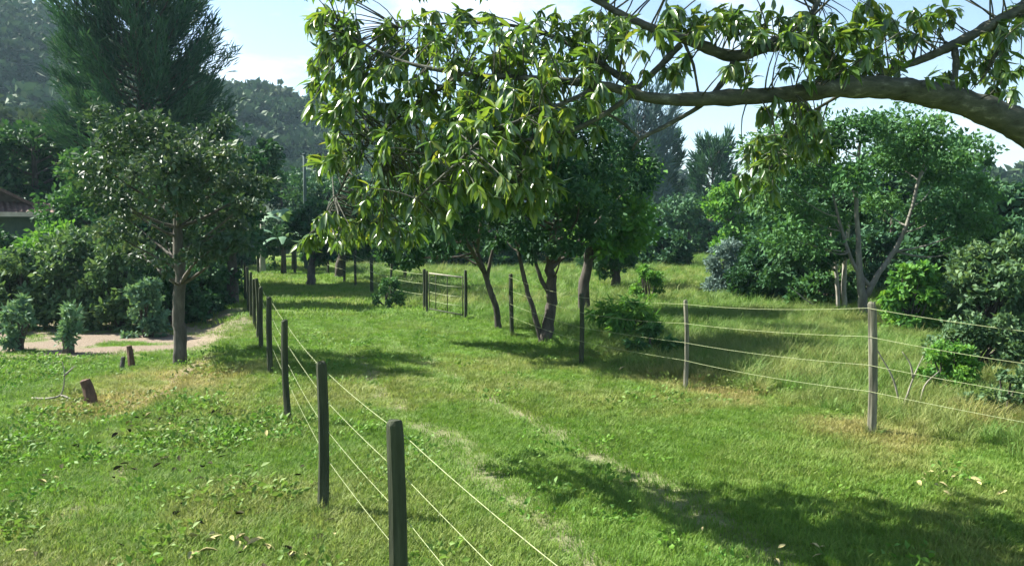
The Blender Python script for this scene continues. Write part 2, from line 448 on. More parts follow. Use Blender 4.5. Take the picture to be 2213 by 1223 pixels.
def scatter(name, pts, scale, dry, proto, label, cat, tilt=0.25, seed=0):
    me = bpy.data.meshes.new(name)
    me.vertices.add(len(pts)); me.vertices.foreach_set('co', np.asarray(pts, np.float32).ravel())
    r_ = np.random.default_rng(seed)
    rot = np.stack([r_.uniform(-tilt, tilt, len(pts)), r_.uniform(-tilt, tilt, len(pts)), r_.uniform(0, 6.283, len(pts))], 1)
    a = me.attributes.new('rot', 'FLOAT_VECTOR', 'POINT'); a.data.foreach_set('vector', rot.astype(np.float32).ravel())
    a = me.attributes.new('scl', 'FLOAT', 'POINT'); a.data.foreach_set('value', np.asarray(scale, np.float32))
    a = me.attributes.new('dry', 'FLOAT', 'POINT'); a.data.foreach_set('value', np.asarray(dry, np.float32))
    o = obj(name, me)
    ng = bpy.data.node_groups.new(name + '_nodes', 'GeometryNodeTree')
    ng.interface.new_socket('Geometry', in_out='INPUT', socket_type='NodeSocketGeometry')
    ng.interface.new_socket('Geometry', in_out='OUTPUT', socket_type='NodeSocketGeometry')
    N = ng.nodes; L = ng.links
    gi = N.new('NodeGroupInput'); go = N.new('NodeGroupOutput')
    m2p = N.new('GeometryNodeMeshToPoints')
    iop = N.new('GeometryNodeInstanceOnPoints')
    oi = N.new('GeometryNodeObjectInfo'); oi.inputs['Object'].default_value = proto
    oi.inputs['As Instance'].default_value = True
    nr = N.new('GeometryNodeInputNamedAttribute'); nr.data_type = 'FLOAT_VECTOR'; nr.inputs['Name'].default_value = 'rot'
    ns = N.new('GeometryNodeInputNamedAttribute'); ns.data_type = 'FLOAT'; ns.inputs['Name'].default_value = 'scl'
    L.new(gi.outputs[0], m2p.inputs['Mesh']); L.new(m2p.outputs[0], iop.inputs['Points'])
    L.new(oi.outputs['Geometry'], iop.inputs['Instance'])
    L.new(nr.outputs[0], iop.inputs['Rotation']); L.new(ns.outputs[0], iop.inputs['Scale'])
    L.new(iop.outputs[0], go.inputs[0])
    md = o.modifiers.new('scatter', 'NODES'); md.node_group = ng
    return tag(o, label, cat, kind='stuff')

def tuft_mesh(name, n, h, spread, width, lean, mat, seed, hvar=0.5):
    r_ = np.random.default_rng(seed)
    V = []; Fc = []; T = []
    for i in range(n):
        a = r_.uniform(0, 6.283); d = spread * math.sqrt(r_.uniform())
        bx, by = d * math.cos(a), d * math.sin(a)
        la = a + r_.normal(0, 0.9); ln = lean * r_.uniform(0.3, 1.3)
        hh = h * (1 - hvar * r_.uniform()); ww = width * r_.uniform(0.7, 1.3)
        sx, sy = -math.sin(la), math.cos(la)
        k = len(V); tt = r_.uniform()
        for f, wv in ((-0.03, 1.0), (0.5, 0.8)):
            off = ln * hh * f * f
            zc = hh * f * (1 - 0.25 * ln * f)
            for sgn in (-1, 1):
                V.append((bx + math.cos(la) * off + sgn * sx * ww / 2 * wv, by + math.sin(la) * off + sgn * sy * ww / 2 * wv, zc))
        V.append((bx + math.cos(la) * ln * hh, by + math.sin(la) * ln * hh, hh * (1 - 0.35 * ln)))
        Fc += [[k, k + 1, k + 3], [k, k + 3, k + 2], [k + 2, k + 3, k + 4]]
        T += [tt] * 5
    return mesh(name, np.array(V), np.array(Fc), mat, tint=T)

def rosette_mesh(name, n, h, spread, L, W, mat, seed):
    """low broad-leaved weed"""
    r_ = np.random.default_rng(seed)
    P = np.zeros((n, 3)); P[:, 0] = r_.normal(0, spread, n); P[:, 1] = r_.normal(0, spread, n)
    P[:, 2] = h * r_.uniform(0.2, 1, n) * np.exp(-(P[:, 0] ** 2 + P[:, 1] ** 2) / (2.5 * spread) ** 2)
    d = r_.normal(0, 1, (n, 3)); d[:, 2] = np.abs(d[:, 2]) * 0.5
    v, f, t = leaves(P, d, L, W, r_, 0.25)
    return mesh(name, v, f, mat, tint=t)

def leaves(P, D, L, W, r_, fold=0.25, tint=None, lvar=0.35, tvar=0.25):
    """folded diamond leaves: 4 verts, 2 triangles each"""
    n = len(P)
    D = D / (np.linalg.norm(D, axis=1, keepdims=True) + 1e-9)
    q = r_.normal(0, 1, (n, 3)); q[:, 2] += 0.6
    S = np.cross(D, q); S /= (np.linalg.norm(S, axis=1, keepdims=True) + 1e-9)
    Nn = np.cross(S, D)
    l = (L * (1 + lvar * (r_.uniform(-1, 1, n))))[:, None]; w_ = l * (W / L) * 0.5
    base = P; tip = P + D * l
    mid = P + D * l * 0.45
    a = mid + S * w_ + Nn * w_ * fold * 2; b = mid - S * w_ + Nn * w_ * fold * 2
    V = np.stack([base, a, tip, b], 1).reshape(-1, 3)
    k = np.arange(n) * 4
    Fc = np.concatenate([np.stack([k, k + 1, k + 2], 1), np.stack([k, k + 2, k + 3], 1)])
    t0 = r_.uniform(0.5 - tvar, 0.5 + tvar, n) if tint is None else np.clip(tint + r_.normal(0, tvar * 0.6, n), 0, 1)
    return V, Fc, np.repeat(t0, 4)

# ------------------------------------------------------------------ hills
RID = np.array([(-2200, .20), (-800, .225), (-200, .225), (0, .207), (140, .188), (300, .160), (520, .124), (720, .108), (900, .09), (1100, .066),
                (1300, .04), (1420, .026), (1500, .018), (1650, .016), (1900, .016), (2180, .03), (2400, .045), (4400, .06)])
def ridge_h(az):
    px = CX + F * np.tan(np.clip(az, -1.2, 1.2))
    return np.interp(px, RID[:, 0], RID[:, 1])
def hill_z(x, y):
    r = np.hypot(x, y); az = np.arctan2(x, y)
    t = ridge_h(az) * 270
    prof = sstep(115, 275, r) * (1 - 0.75 * sstep(290, 430, r))
    return -1.5 + (t + 1.5 + CAMZ) * prof + (fbm(x, y, 45, 5, 3) - 0.5) * 9 * sstep(130, 200, r)
def shoulder_z(x, y):
    d = ellipse(x, y, -78, 96, 46, 26, 0.9)
    return -1.2 + 16.5 * d + (fbm(x, y, 20, 15, 2) - 0.5) * 1.5 * d

def polar_sheet(name, r0, r1, nr, a0, a1, na, fz, mat):
    rr = np.linspace(r0, r1, nr); aa = np.linspace(a0, a1, na)
    A_, R_ = np.meshgrid(aa, rr)
    X, Y = R_ * np.sin(A_), R_ * np.cos(A_)
    v = np.stack([X.ravel(), Y.ravel(), fz(X.ravel(), Y.ravel())], 1)
    i_ = np.arange(nr * na).reshape(nr, na)
    f = np.stack([i_[:-1, :-1], i_[:-1, 1:], i_[1:, 1:], i_[1:, :-1]], -1).reshape(-1, 4)
    return obj(name, mesh(name, v, f, mat, smooth=True))
M['hillsoil'] = rough_mat('hill_ground', [(0.02, 0.035, 0.02), (0.03, 0.05, 0.025), (0.045, 0.065, 0.03)], 0.08, rough=1.0, stretch=(1, 1, 1), bump=0.0)
tag(polar_sheet('hill', 112, 430, 40, R(-72), R(68), 120, hill_z, M['hillsoil']), kind='structure')
xs = np.linspace(-135, -20, 50); ys = np.linspace(65, 130, 32)
XX, YY = np.meshgrid(xs, ys); v_ = np.stack([XX.ravel(), YY.ravel(), shoulder_z(XX.ravel(), YY.ravel())], 1)
i_ = np.arange(len(xs) * len(ys)).reshape(len(ys), len(xs))
tag(obj('hillside', mesh('hillside', v_, np.stack([i_[:-1, :-1], i_[:-1, 1:], i_[1:, 1:], i_[1:, :-1]], -1).reshape(-1, 4), M['hillsoil'], smooth=True)), kind='structure')

def clump_mesh(name, n, rx, rz, L, W, mat, seed):
    r_ = np.random.default_rng(seed)
    cs = r_.normal(0, 1, (9, 3)); cs /= np.linalg.norm(cs, axis=1, keepdims=True)
    cs *= np.array([rx * 0.55, rx * 0.55, rz * 0.45]); cs[:, 2] += rz * 0.9
    k = r_.integers(0, 9, n)
    d = r_.normal(0, 1, (n, 3)); d /= np.linalg.norm(d, axis=1, keepdims=True)
    P = cs[k] + d * np.array([rx * 0.5, rx * 0.5, rz * 0.42]) * r_.uniform(0.6, 1, (n, 1))
    D = d + r_.normal(0, 0.5, (n, 3)); D[:, 2] -= 0.25
    ct = r_.uniform(0.2, 0.8, 9)
    v, f, t = leaves(P, D, L, W, r_, 0.2, tint=ct[k])
    return mesh(name, v, f, mat, tint=t)

M['hill_leaf'] = grass_mat('hill_leaf', [(0.013, 0.039, 0.023), (0.020, 0.055, 0.027), (0.030, 0.074, 0.034), (0.041, 0.094, 0.039)], [(0.062, 0.094, 0.031), (0.086, 0.117, 0.039)], 0.15)
pc = [proto_object('canopy_%s' % s, clump_mesh('canopy', 420, 3.3, 2.9, 1.25, 0.8, M['hill_leaf'], q)) for q, s in enumerate(('round', 'broad', 'loose'))]
for q, pr in enumerate(pc):
    n = 3600
    rr = np.sqrt(rng.uniform(118 ** 2, 330 ** 2, n)); aa = rng.uniform(R(-64), R(62), n)
    x, y = rr * np.sin(aa), rr * np.cos(aa)
    keep = (ridge_h(aa) > 0.014)
    x, y = x[keep], y[keep]
    sclr = rng.uniform(0.75, 1.45, len(x)) * np.where(rng.uniform(0, 1, len(x)) < 0.08, 1.35, 1)
    scatter('hill_forest', np.stack([x, y, hill_z(x, y) - 0.5], 1), sclr, rng.uniform(0, 0.5, len(x)), pr,
            ('dense wooded canopy of rounded crowns on the far hill', 'broad dark tree crowns covering the far hill', 'looser tree crowns scattered over the far hill')[q], 'forest', 0.1, q)
n = 420
x = rng.uniform(-130, -30, n); y = rng.uniform(70, 126, n)
hz = shoulder_z(x, y); keep = hz > 0.3
scatter('hillside_scrub', np.stack([x, y, hz - 0.6], 1)[keep], rng.uniform(0.4, 0.8, keep.sum()), rng.uniform(0.3, 1, keep.sum()), pc[1],
        'paler green scrub on the low shoulder below the far hill', 'scrub', 0.1, 40)

# ------------------------------------------------------------------ trees
def crown_clusters(r_, c, rad, n, cr, shell=0.45):
    d = r_.normal(0, 1, (n, 3)); d /= (np.abs(d) ** 3.2).sum(1, keepdims=True) ** (1 / 3.2)
    rr = r_.uniform(shell ** 2, 1, n) ** 0.5
    P = np.array(c) + d * np.array(rad) * rr[:, None]
    s = cr * r_.uniform(0.6, 1.3, n)
    return [(P[i], (s[i], s[i], s[i] * 0.75)) for i in range(n)]

def crown_mesh(name, clusters, nleaf, L, W, mat, r_, droop=0.3, fold=0.25):
    vol = np.array([c[1][0] ** 2 for c in clusters]); cnt = np.maximum(4, (nleaf * vol / vol.sum()).astype(int))
    Pl = []; Dl = []; Tl = []
    for (c, s), m in zip(clusters, cnt):
        # each cluster is a few sprays so that light and gaps get in
        k = max(3, m // 28)
        sp = r_.normal(0, 1, (k, 3)); sp /= np.linalg.norm(sp, axis=1, keepdims=True)
        sp *= r_.uniform(0.35, 1.0, (k, 1)) * np.array(s)
        j = r_.integers(0, k, m)
        P = np.array(c) + sp[j] + r_.normal(0, 0.24, (m, 3)) * np.array(s)
        D = sp[j] / np.array(s) * 0.8 + r_.normal(0, 0.7, (m, 3)); D[:, 2] -= droop
        Pl.append(P); Dl.append(D)
        Tl.append(np.clip(r_.uniform(0.25, 0.75) + r_.uniform(-0.15, 0.15, k)[j], 0.02, 0.98))
    v, f, t = leaves(np.concatenate(Pl), np.concatenate(Dl), L, W, r_, fold, tint=np.concatenate(Tl))
    return mesh(name, v, f, mat, tint=t)

def make_tree(name, label, cat, base, trunk, clusters, nleaf, L, W, leaf, bark, seed, group=None, droop=0.3, limb_r=0.35, stems=None, limbs=True):
    """base (x,y); trunk: list of (dx,dy,z,r) local; clusters: list of (local centre, radii)"""
    r_ = np.random.default_rng(seed)
    x, y = base
    root = empty(name, (x, y, g1(x, y)), label, cat, group)
    trunks = [trunk] + (stems or [])
    mb = MB()
    tl = []
    for tr in trunks:
        pts = spline(([(tr[0][0], tr[0][1], -0.15, tr[0][3] * 1.25)] if tr[0][2] < 0.3 else []) + list(tr), 5)
        jit = [np.array([*(r_.normal(0, p[3] * 0.10, 2)), 0, 0]) for p in pts]
        pts = [p + j for p, j in zip(pts, jit)]
        mb.tube([p[:3] for p in pts], [max(p[3], 0.006) for p in pts], 9, wob=0.07)
        tl += pts
    T = np.array(tl)
    if limbs:
        for c, s in clusters:
            c = np.array(c)
            dz = c[2] - T[:, 2]; hd = np.hypot(c[0] - T[:, 0], c[1] - T[:, 1])
            cost = np.abs(dz - hd * 0.6) + 0.5 * hd + 3 * (dz < 0) + 2.0 * (T[:, 2] < 0.35 * T[:, 2].max())
            a = T[np.argmin(cost)]
            p0 = a[:3]; p1 = (p0 + c) / 2 + np.array([0, 0, -0.10 * hd.min()]) + r_.normal(0, 0.10, 3) * np.linalg.norm(c - p0)
            rad = max(0.008, min(a[3] * 0.55, limb_r * 0.09 * np.linalg.norm(c - p0) ** 0.6))
            bp = bez(p0, p1, c, 6)
            mb.tube(bp, [rad * (1 - 0.8 * i / 5) for i in range(6)], 5, cap=False)
    mb.build('trunk', bark, root)
    obj('crown', crown_mesh('crown', clusters, nleaf, L, W, leaf, r_, droop), root)
    return root

def simple_tree(name, label, px, basey, D, crown, leaf, bark, seed, n=5000, L=0.2, W=0.11, ncl=26, cr=None, tr=0.16, group=None, cat='tree', lean=0.0, droop=0.3, shell=0.45, limbs=True):
    """crown given as a photo box (x0,y0,x1,y1) at depth D, turned into metres"""
    bx = (px - CX) / F * D
    g = g1(bx, D)
    a = at(crown[0], crown[3], D); b = at(crown[2], crown[1], D)
    c = ((a.x + b.x) / 2 - bx, 0.0, (a.z + b.z) / 2 - g)
    rx = (b.x - a.x) / 2; rz = (b.z - a.z) / 2
    cr = cr or 0.36 * min(rx, rz)
    r_ = np.random.default_rng(seed + 1000)
    cl = crown_clusters(r_, c, (max(rx - cr * 0.8, 0.1), max(rx - cr * 0.8, 0.1) * 0.85, max(rz - cr * 0.6, 0.1)), ncl, cr, shell)
    top = c[2] + rz * 0.45
    trunk = [(0, 0, 0, tr * 1.25), (lean * 0.3 + 0.03, 0, top * 0.25, tr), (c[0] * 0.5 + lean * 0.5, 0.05, top * 0.6, tr * 0.75), (c[0] * 0.9, 0, top, tr * 0.3)]
    return make_tree(name, label, cat, (bx, D), trunk, cl, n, L, W, leaf, bark, seed, group, droop, limbs=limbs)

# --- slim tree on the left verge
T1x, T1y = on_ground(383, 772)
T1y = 16.6; T1x = (383 - CX) / F * T1y
r_ = np.random.default_rng(5)
cl = []
for px_, py_, s_ in [(240, 300, .42), (300, 270, .45), (370, 290, .5), (440, 300, .48), (500, 330, .42), (210, 360, .42), (280, 360, .5), (350, 370, .55), (420, 380, .55), (490, 400, .5), (540, 420, .35),
                     (230, 430, .42), (300, 450, .5), (370, 460, .5), (440, 460, .5), (510, 470, .4), (270, 500, .35), (340, 520, .38), (410, 525, .4), (470, 520, .36), (320, 250, .4), (390, 330, .5), (330, 545, .3), (400, 560, .32), (450, 550, .3), (290, 545, .28), (370, 575, .22), (360, 420, .6), (250, 260, .4), (460, 270, .4), (190, 400, .3), (555, 380, .3)]:
    px_ += r_.uniform(-28, 28); py_ += r_.uniform(-22, 22); s_ *= r_.uniform(.75, 1.2)
    p = at(px_, py_, T1y + r_.uniform(-1.2, 1.2))
    cl.append(((p.x - T1x, p.y - T1y, p.z - g1(T1x, T1y)), (s_, s_, s_ * 0.72)))
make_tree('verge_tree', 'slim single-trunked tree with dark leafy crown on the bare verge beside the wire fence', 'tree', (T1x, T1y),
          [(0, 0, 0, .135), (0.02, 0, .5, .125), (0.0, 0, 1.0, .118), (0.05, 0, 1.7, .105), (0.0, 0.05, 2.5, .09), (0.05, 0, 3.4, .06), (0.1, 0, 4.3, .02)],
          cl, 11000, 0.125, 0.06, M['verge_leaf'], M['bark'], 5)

# --- tall feathery conifer
def feather_tree(name, label, px, D, box, seed, nplume, leaf, bark, tr, needle=(0.55, 0.05), npl=150, group=None, spread=1.0):
    bx = (px - CX) / F * D; g = g1(bx, D)
    a = at(box[0], box[3], D); b = at(box[2], box[1], D)
    H = b.z - g; low = a.z - g; rx = (b.x - a.x) / 2
    r_ = np.random.default_rng(seed)
    root = empty(name, (bx, D, g), label, 'tree', group)
    mb = MB()
    tp = spline([(0, 0, -0.2, tr * 1.3), (0, 0, low * 0.5, tr), (0.1, 0, H * 0.55, tr * 0.6), (0.05, 0, H * 0.97, tr * 0.12)], 7)
    mb.tube([p[:3] for p in tp], [p[3] for p in tp], 9, wob=0.05)
    Pl, Dl, Tl = [], [], []
    for i in range(nplume):
        f = (i + 0.5) / nplume
        z0 = low * 0.8 + (H - low * 0.8) * (f ** 0.9) * 0.86
        an = i * 2.399 + r_.normal(0, 0.3)
        prof = math.sin(math.pi * min(1, 0.28 + 0.72 * (1 - f)) * 0.62 + 0.15)
        ln = rx * spread * (0.35 + 0.75 * prof) * r_.uniform(0.75, 1.15)
        rise = ln * (0.35 + 0.75 * f) * r_.uniform(0.8, 1.2)
        p0 = np.array([0.05, 0, z0]); p2 = p0 + np.array([math.cos(an) * ln, math.sin(an) * ln, rise])
        p1 = p0 + np.array([math.cos(an) * ln * 0.6, math.sin(an) * ln * 0.6, rise * 0.25])
        bp = bez(p0, p1, p2, 7)
        mb.tube(bp, [0.05 * (1 - 0.85 * k / 6) * (1 + ln * 0.1) for k in range(7)], 5, cap=False)
        m = int(npl * (0.5 + ln / rx))
        t = r_.uniform(0.25, 1.05, m)[:, None]
        A0, A1, A2 = p0, p1, p2
        P = A0 * (1 - t) ** 2 + A1 * 2 * t * (1 - t) + A2 * t * t
        tg = (A1 - A0) * 2 * (1 - t) + (A2 - A1) * 2 * t; tg /= np.linalg.norm(tg, axis=1, keepdims=True)
        sd_ = 0.085 * ln * (1.15 - t * 0.8) + 0.06
        P = P + r_.normal(0, 1, (m, 3)) * sd_
        Dl.append(tg * 0.9 + r_.normal(0, 0.38, (m, 3)) + np.array([0, 0, 0.15])); Pl.append(P)
        Tl.append(np.full(m, r_.uniform(0.2, 0.8)))
    mb.build('trunk', bark, root)
    v, f, t = leaves(np.concatenate(Pl), np.concatenate(Dl), needle[0], needle[1], r_, 0.2, tint=np.concatenate(Tl))
    obj('crown', mesh('crown', v, f, leaf, tint=t), root)
    return root
feather_tree('casuarina_tree', 'very tall dark feathery tree with upswept plumes towering behind the slim verge tree', 312, 36, (112, -100, 515, 330), 11, 120, M['needle'], M['dark_bark'], 0.32, (0.5, 0.055), 230, spread=0.74)
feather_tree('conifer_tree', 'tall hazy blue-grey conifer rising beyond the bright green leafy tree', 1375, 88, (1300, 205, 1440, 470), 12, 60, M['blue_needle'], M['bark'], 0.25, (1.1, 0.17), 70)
feather_tree('conifer_tree', 'thin dark blue-green conifer beside the tall hazy conifer', 1438, 92, (1408, 270, 1470, 470), 13, 44, M['needle'], M['dark_bark'], 0.2, (0.9, 0.14), 60)
feather_tree('conifer_tree', 'small dark conifer above the yellow-green tree at the meadow end', 1535, 80, (1500, 300, 1580, 470), 14, 44, M['needle'], M['dark_bark'], 0.2, (0.9, 0.13), 60)

# --- left wood
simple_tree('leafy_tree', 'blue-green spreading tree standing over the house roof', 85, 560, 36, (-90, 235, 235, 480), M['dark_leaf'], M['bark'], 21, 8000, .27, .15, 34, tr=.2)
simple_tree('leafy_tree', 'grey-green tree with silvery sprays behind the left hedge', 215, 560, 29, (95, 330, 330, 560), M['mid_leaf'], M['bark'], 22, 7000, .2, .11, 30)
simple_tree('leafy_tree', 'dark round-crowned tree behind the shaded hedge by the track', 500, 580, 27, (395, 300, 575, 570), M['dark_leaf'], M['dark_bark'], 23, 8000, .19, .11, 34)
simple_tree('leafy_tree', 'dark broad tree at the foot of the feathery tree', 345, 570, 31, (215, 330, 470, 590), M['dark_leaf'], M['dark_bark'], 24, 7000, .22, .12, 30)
simple_tree('leafy_tree', 'slender pale-trunked tree with small crown left of the grey pole', 566, 540, 46, (520, 285, 625, 400), M['dark_leaf'], M['pale_bark'], 25, 2600, .26, .14, 14, tr=.14)
# --- trees at the head of the track and across the back of the meadow
BACK = [(610, 70, (520, 350, 700, 545)), (700, 62, (620, 360, 800, 560)), (790, 66, (700, 340, 890, 560)), (880, 58, (800, 350, 980, 565)), (960, 64, (880, 340, 1080, 560)),
        (1060, 58, (960, 380, 1150, 575)), (1150, 66, (1060, 350, 1260, 565)), (1440, 70, (1370, 420, 1520, 570)), (1490, 62, (1410, 430, 1570, 575)),
        (1690, 50, (1590, 320, 1790, 590)), (1790, 44, (1690, 285, 1890, 600)), (1930, 40, (1825, 265, 2035, 615)), (2040, 38, (1935, 285, 2150, 615)), (2140, 36, (2040, 345, 2265, 625)), (2240, 38, (2160, 390, 2380, 625)),
        (-60, 44, (-170, 260, 60, 560)), (150, 48, (40, 250, 260, 540)), (440, 50, (330, 250, 560, 540))]
WL = ['behind the pale arching banana leaves', 'behind the slim grey pole', 'behind the dark-stemmed tree over the far fence', 'behind the young forked tree by the gate', 'behind the wire gate', 'behind the tree leaning towards the gate', 'behind the V-stemmed tree', 'below the tall hazy conifer', 'below the thin dark conifer', 'right of the yellow-green tree', 'behind the thin grey stems', 'behind the left pale limb of the forked tree', 'behind the right pale limb of the forked tree', 'behind the large sunlit shrub', 'closing the wood past the large sunlit shrub', 'on the far side of the house', 'between the house and the feathery tree', 'right behind the feathery tree trunk']
for i, (px_, D_, bx_) in enumerate(BACK):
    simple_tree('wood_tree', 'dark wood tree ' + WL[i], px_, 560, D_, bx_, M['wood_leaf'] if i % 3 else M['dark_leaf'], M['dark_bark'], 50 + i, 4200, .36, .21, 22, tr=.18,
                group='trees in the wood behind the field')
simple_tree('leafy_tree', 'yellow-green tree at the far end of the right meadow', 1580, 560, 44, (1500, 375, 1665, 575), M['lime_leaf'], M['bark'], 81, 5200, .26, .15, 26)
simple_tree('leafy_tree', 'bright green dense tree with dark forked stems behind the field fence', 1262, 640, 23.5, (1180, 320, 1430, 570), M['lime_leaf'], M['dark_bark'], 82, 9000, .19, .11, 40, tr=.15)
simple_tree('leafy_tree', 'dark low tree filling the gap beside the bright green tree', 1330, 610, 33, (1230, 430, 1430, 590), M['dark_leaf'], M['dark_bark'], 83, 5000, .22, .12, 22)
simple_tree('leafy_tree', 'grey-green low-hanging tree shading the head of the grass track', 672, 608, 36, (610, 430, 770, 575), M['dark_leaf'], M['bark'], 84, 4200, .22, .12, 22, tr=.16)
simple_tree('leafy_tree', 'dark-stemmed tree over the far end of the field fence', 735, 600, 40, (680, 410, 860, 565), M['dark_leaf'], M['dark_bark'], 85, 4600, .24, .13, 24, tr=.2)
simple_tree('young_tree', 'small young tree with forked stem behind the wire gate', 873, 600, 38, (815, 480, 935, 585), M['mid_leaf'], M['bark'], 86, 2600, .17, .09, 16, tr=.07)

# --- fruit trees by the gate
def px_tree(name, label, D, trunks, blobs, leaf, bark, seed, n, L, W, droop=0.3):
    bx = (trunks[0][0][0] - CX) / F * D; g = g1(bx, D)
    def loc(px_, py_, dd=0.0):
        p = at(px_, py_, D + dd); return (p.x - bx, p.y - D, p.z - g)
    trs = []
    for tr in trunks:
        l_ = []
        for q, t_ in enumerate(tr):
            p = loc(t_[0], t_[1], t_[3] if len(t_) > 3 else 0.0)
            l_.append((p[0], p[1], max(p[2], 0.0), t_[2]))
        trs.append(l_)
    r2 = np.random.default_rng(seed)
    cl2 = []
    for bl_ in blobs:
        px_, py_, s_ = bl_[:3]
        cl2.append((loc(px_, py_, bl_[3] + r2.uniform(-.5, .5) if len(bl_) > 3 else r2.uniform(-1, 1)), (s_, s_, s_ * 0.72)))
    return make_tree(name, label, 'tree', (bx, D), trs[0], cl2, n, L, W, leaf, bark, seed, None, droop, stems=trs[1:])
px_tree('fruit_tree', 'small tree with thin trunk leaning towards the wire gate', 20.5,
        [[(1077, 716, .085), (1072, 665, .075), (1058, 625, .07), (1042, 575, .055), (1022, 520, .04), (1005, 470, .02)], [(1052, 610, .045), (1060, 560, .04), (1075, 500, .02)], [(1046, 590, .05), (1015, 535, .045, -1.2), (975, 470, .04, -2.6), (930, 420, .03, -3.2), (880, 400, .015, -3)], [(1030, 545, .04), (1040, 480, .035, -2), (1050, 400, .02, -4.2)]],
        [(985, 460, .5), (1040, 450, .5), (1090, 470, .45), (1010, 510, .45), (960, 510, .4), (1065, 520, .35), (930, 490, .3), (1000, 420, .5), (1070, 400, .5), (1110, 430, .4), (980, 370, .55), (1050, 340, .6), (1110, 360, .5), (1020, 300, .5)] + [(840, 500, .4, -2), (880, 460, .5, -2.5), (930, 420, .55, -3), (850, 430, .5, -1.5), (900, 520, .42, -3), (960, 520, .4, -3.5), (990, 470, .5, -4), (1040, 430, .55, -4.5), (1090, 390, .55, -4), (900, 380, .55, -3), (970, 370, .6, -4), (830, 540, .32, -2), (880, 560, .3, -2.5), (1030, 350, .6, -5), (940, 470, .45, -4.5), (950, 330, .6, -5), (1020, 270, .65, -5), (1090, 300, .65, -5), (1150, 330, .6, -4), (1130, 400, .55, -5), (1060, 230, .65, -4)], M['dark_leaf'], M['dark_bark'], 91, 19000, .14, .07)
px_tree('fruit_tree', 'forked tree with thick and thin stems in a V beside the track', 18.2,
        [[(1178, 746, .15), (1186, 700, .13), (1192, 640, .115), (1190, 570, .10), (1196, 500, .07), (1210, 440, .03)], [(1172, 738, .07), (1158, 690, .06), (1140, 630, .05), (1126, 570, .045), (1112, 500, .02)],
         [(1190, 640, .05), (1168, 600, .045), (1150, 540, .025)]],
        [(1110, 450, .45), (1160, 430, .5), (1215, 430, .5), (1260, 460, .45), (1130, 500, .42), (1185, 490, .45), (1240, 510, .4), (1280, 500, .3), (1095, 520, .3), (1215, 540, .3), (1170, 380, .5), (1230, 390, .5), (1150, 545, .25), (1130, 330, .6), (1200, 310, .65), (1270, 340, .6), (1310, 400, .5), (1160, 250, .6), (1230, 240, .6), (1290, 280, .55), (1320, 460, .4), (1340, 330, .6, 2), (1380, 380, .55, 2.5), (1300, 230, .6, 2), (1100, 290, .6, -1), (1120, 220, .6, 0), (1190, 350, .6, -2), (1250, 420, .5, -2)],
        M['dark_leaf'], M['dark_bark'], 92, 16000, .13, .065)

# --- right-hand wood
px_tree('pale_limbed_tree', 'large tree with pale bare forked limbs behind the right fence', 22.3,
        [[(1868, 700, .14), (1864, 650, .12), (1858, 600, .095), (1855, 520, .065), (1850, 420, .055), (1856, 340, .045), (1862, 270, .02)], [(1872, 640, .08), (1900, 590, .07), (1940, 530, .058), (1968, 460, .047), (1985, 390, .04), (2010, 320, .02)],
         [(1880, 620, .06), (1845, 570, .05), (1820, 500, .04), (1800, 420, .02)]],
        [(1640, 330, .6), (1700, 300, .7), (1780, 290, .7), (1850, 280, .7), (1930, 270, .7), (2010, 290, .7), (2080, 330, .65), (1680, 380, .6), (1760, 370, .7), (1840, 380, .6), (1930, 350, .7), (2020, 380, .6), (2100, 410, .6),
         (1720, 450, .6), (1800, 470, .5), (1900, 440, .5), (2040, 460, .6), (2120, 480, .5), (1650, 430, .5), (1690, 510, .5), (1760, 530, .5), (2070, 530, .45), (1980, 320, .6)],
        M['mid_leaf'], M['limb_grey'], 93, 15000, .15, .07)
px_tree('thin_tree', 'thin grey-stemmed tree left of the pale forked limbs', 25,
        [[(1812, 665, .06), (1808, 600, .055), (1800, 530, .05), (1790, 450, .02)], [(1826, 660, .08), (1824, 600, .07), (1830, 520, .05), (1840, 450, .02)]],
        [(1740, 470, .55), (1790, 440, .6), (1850, 450, .55), (1710, 540, .5), (1770, 560, .45), (1830, 540, .4), (1680, 590, .4)], M['dark_leaf'], M['pale_bark'], 94, 6000, .16, .085)
simple_tree('leafy_tree', 'very dark dense tree behind the lit shrubs beyond the right fence', 2060, 640, 27, (1930, 400, 2190, 625), M['dark_leaf'], M['dark_bark'], 95, 9000, .2, .11, 36)
simple_tree('leafy_tree', 'dark dense tree left of the pale-limbed tree', 1700, 630, 30, (1590, 400, 1810, 630), M['dark_leaf'], M['dark_bark'], 96, 8000, .21, .12, 34)

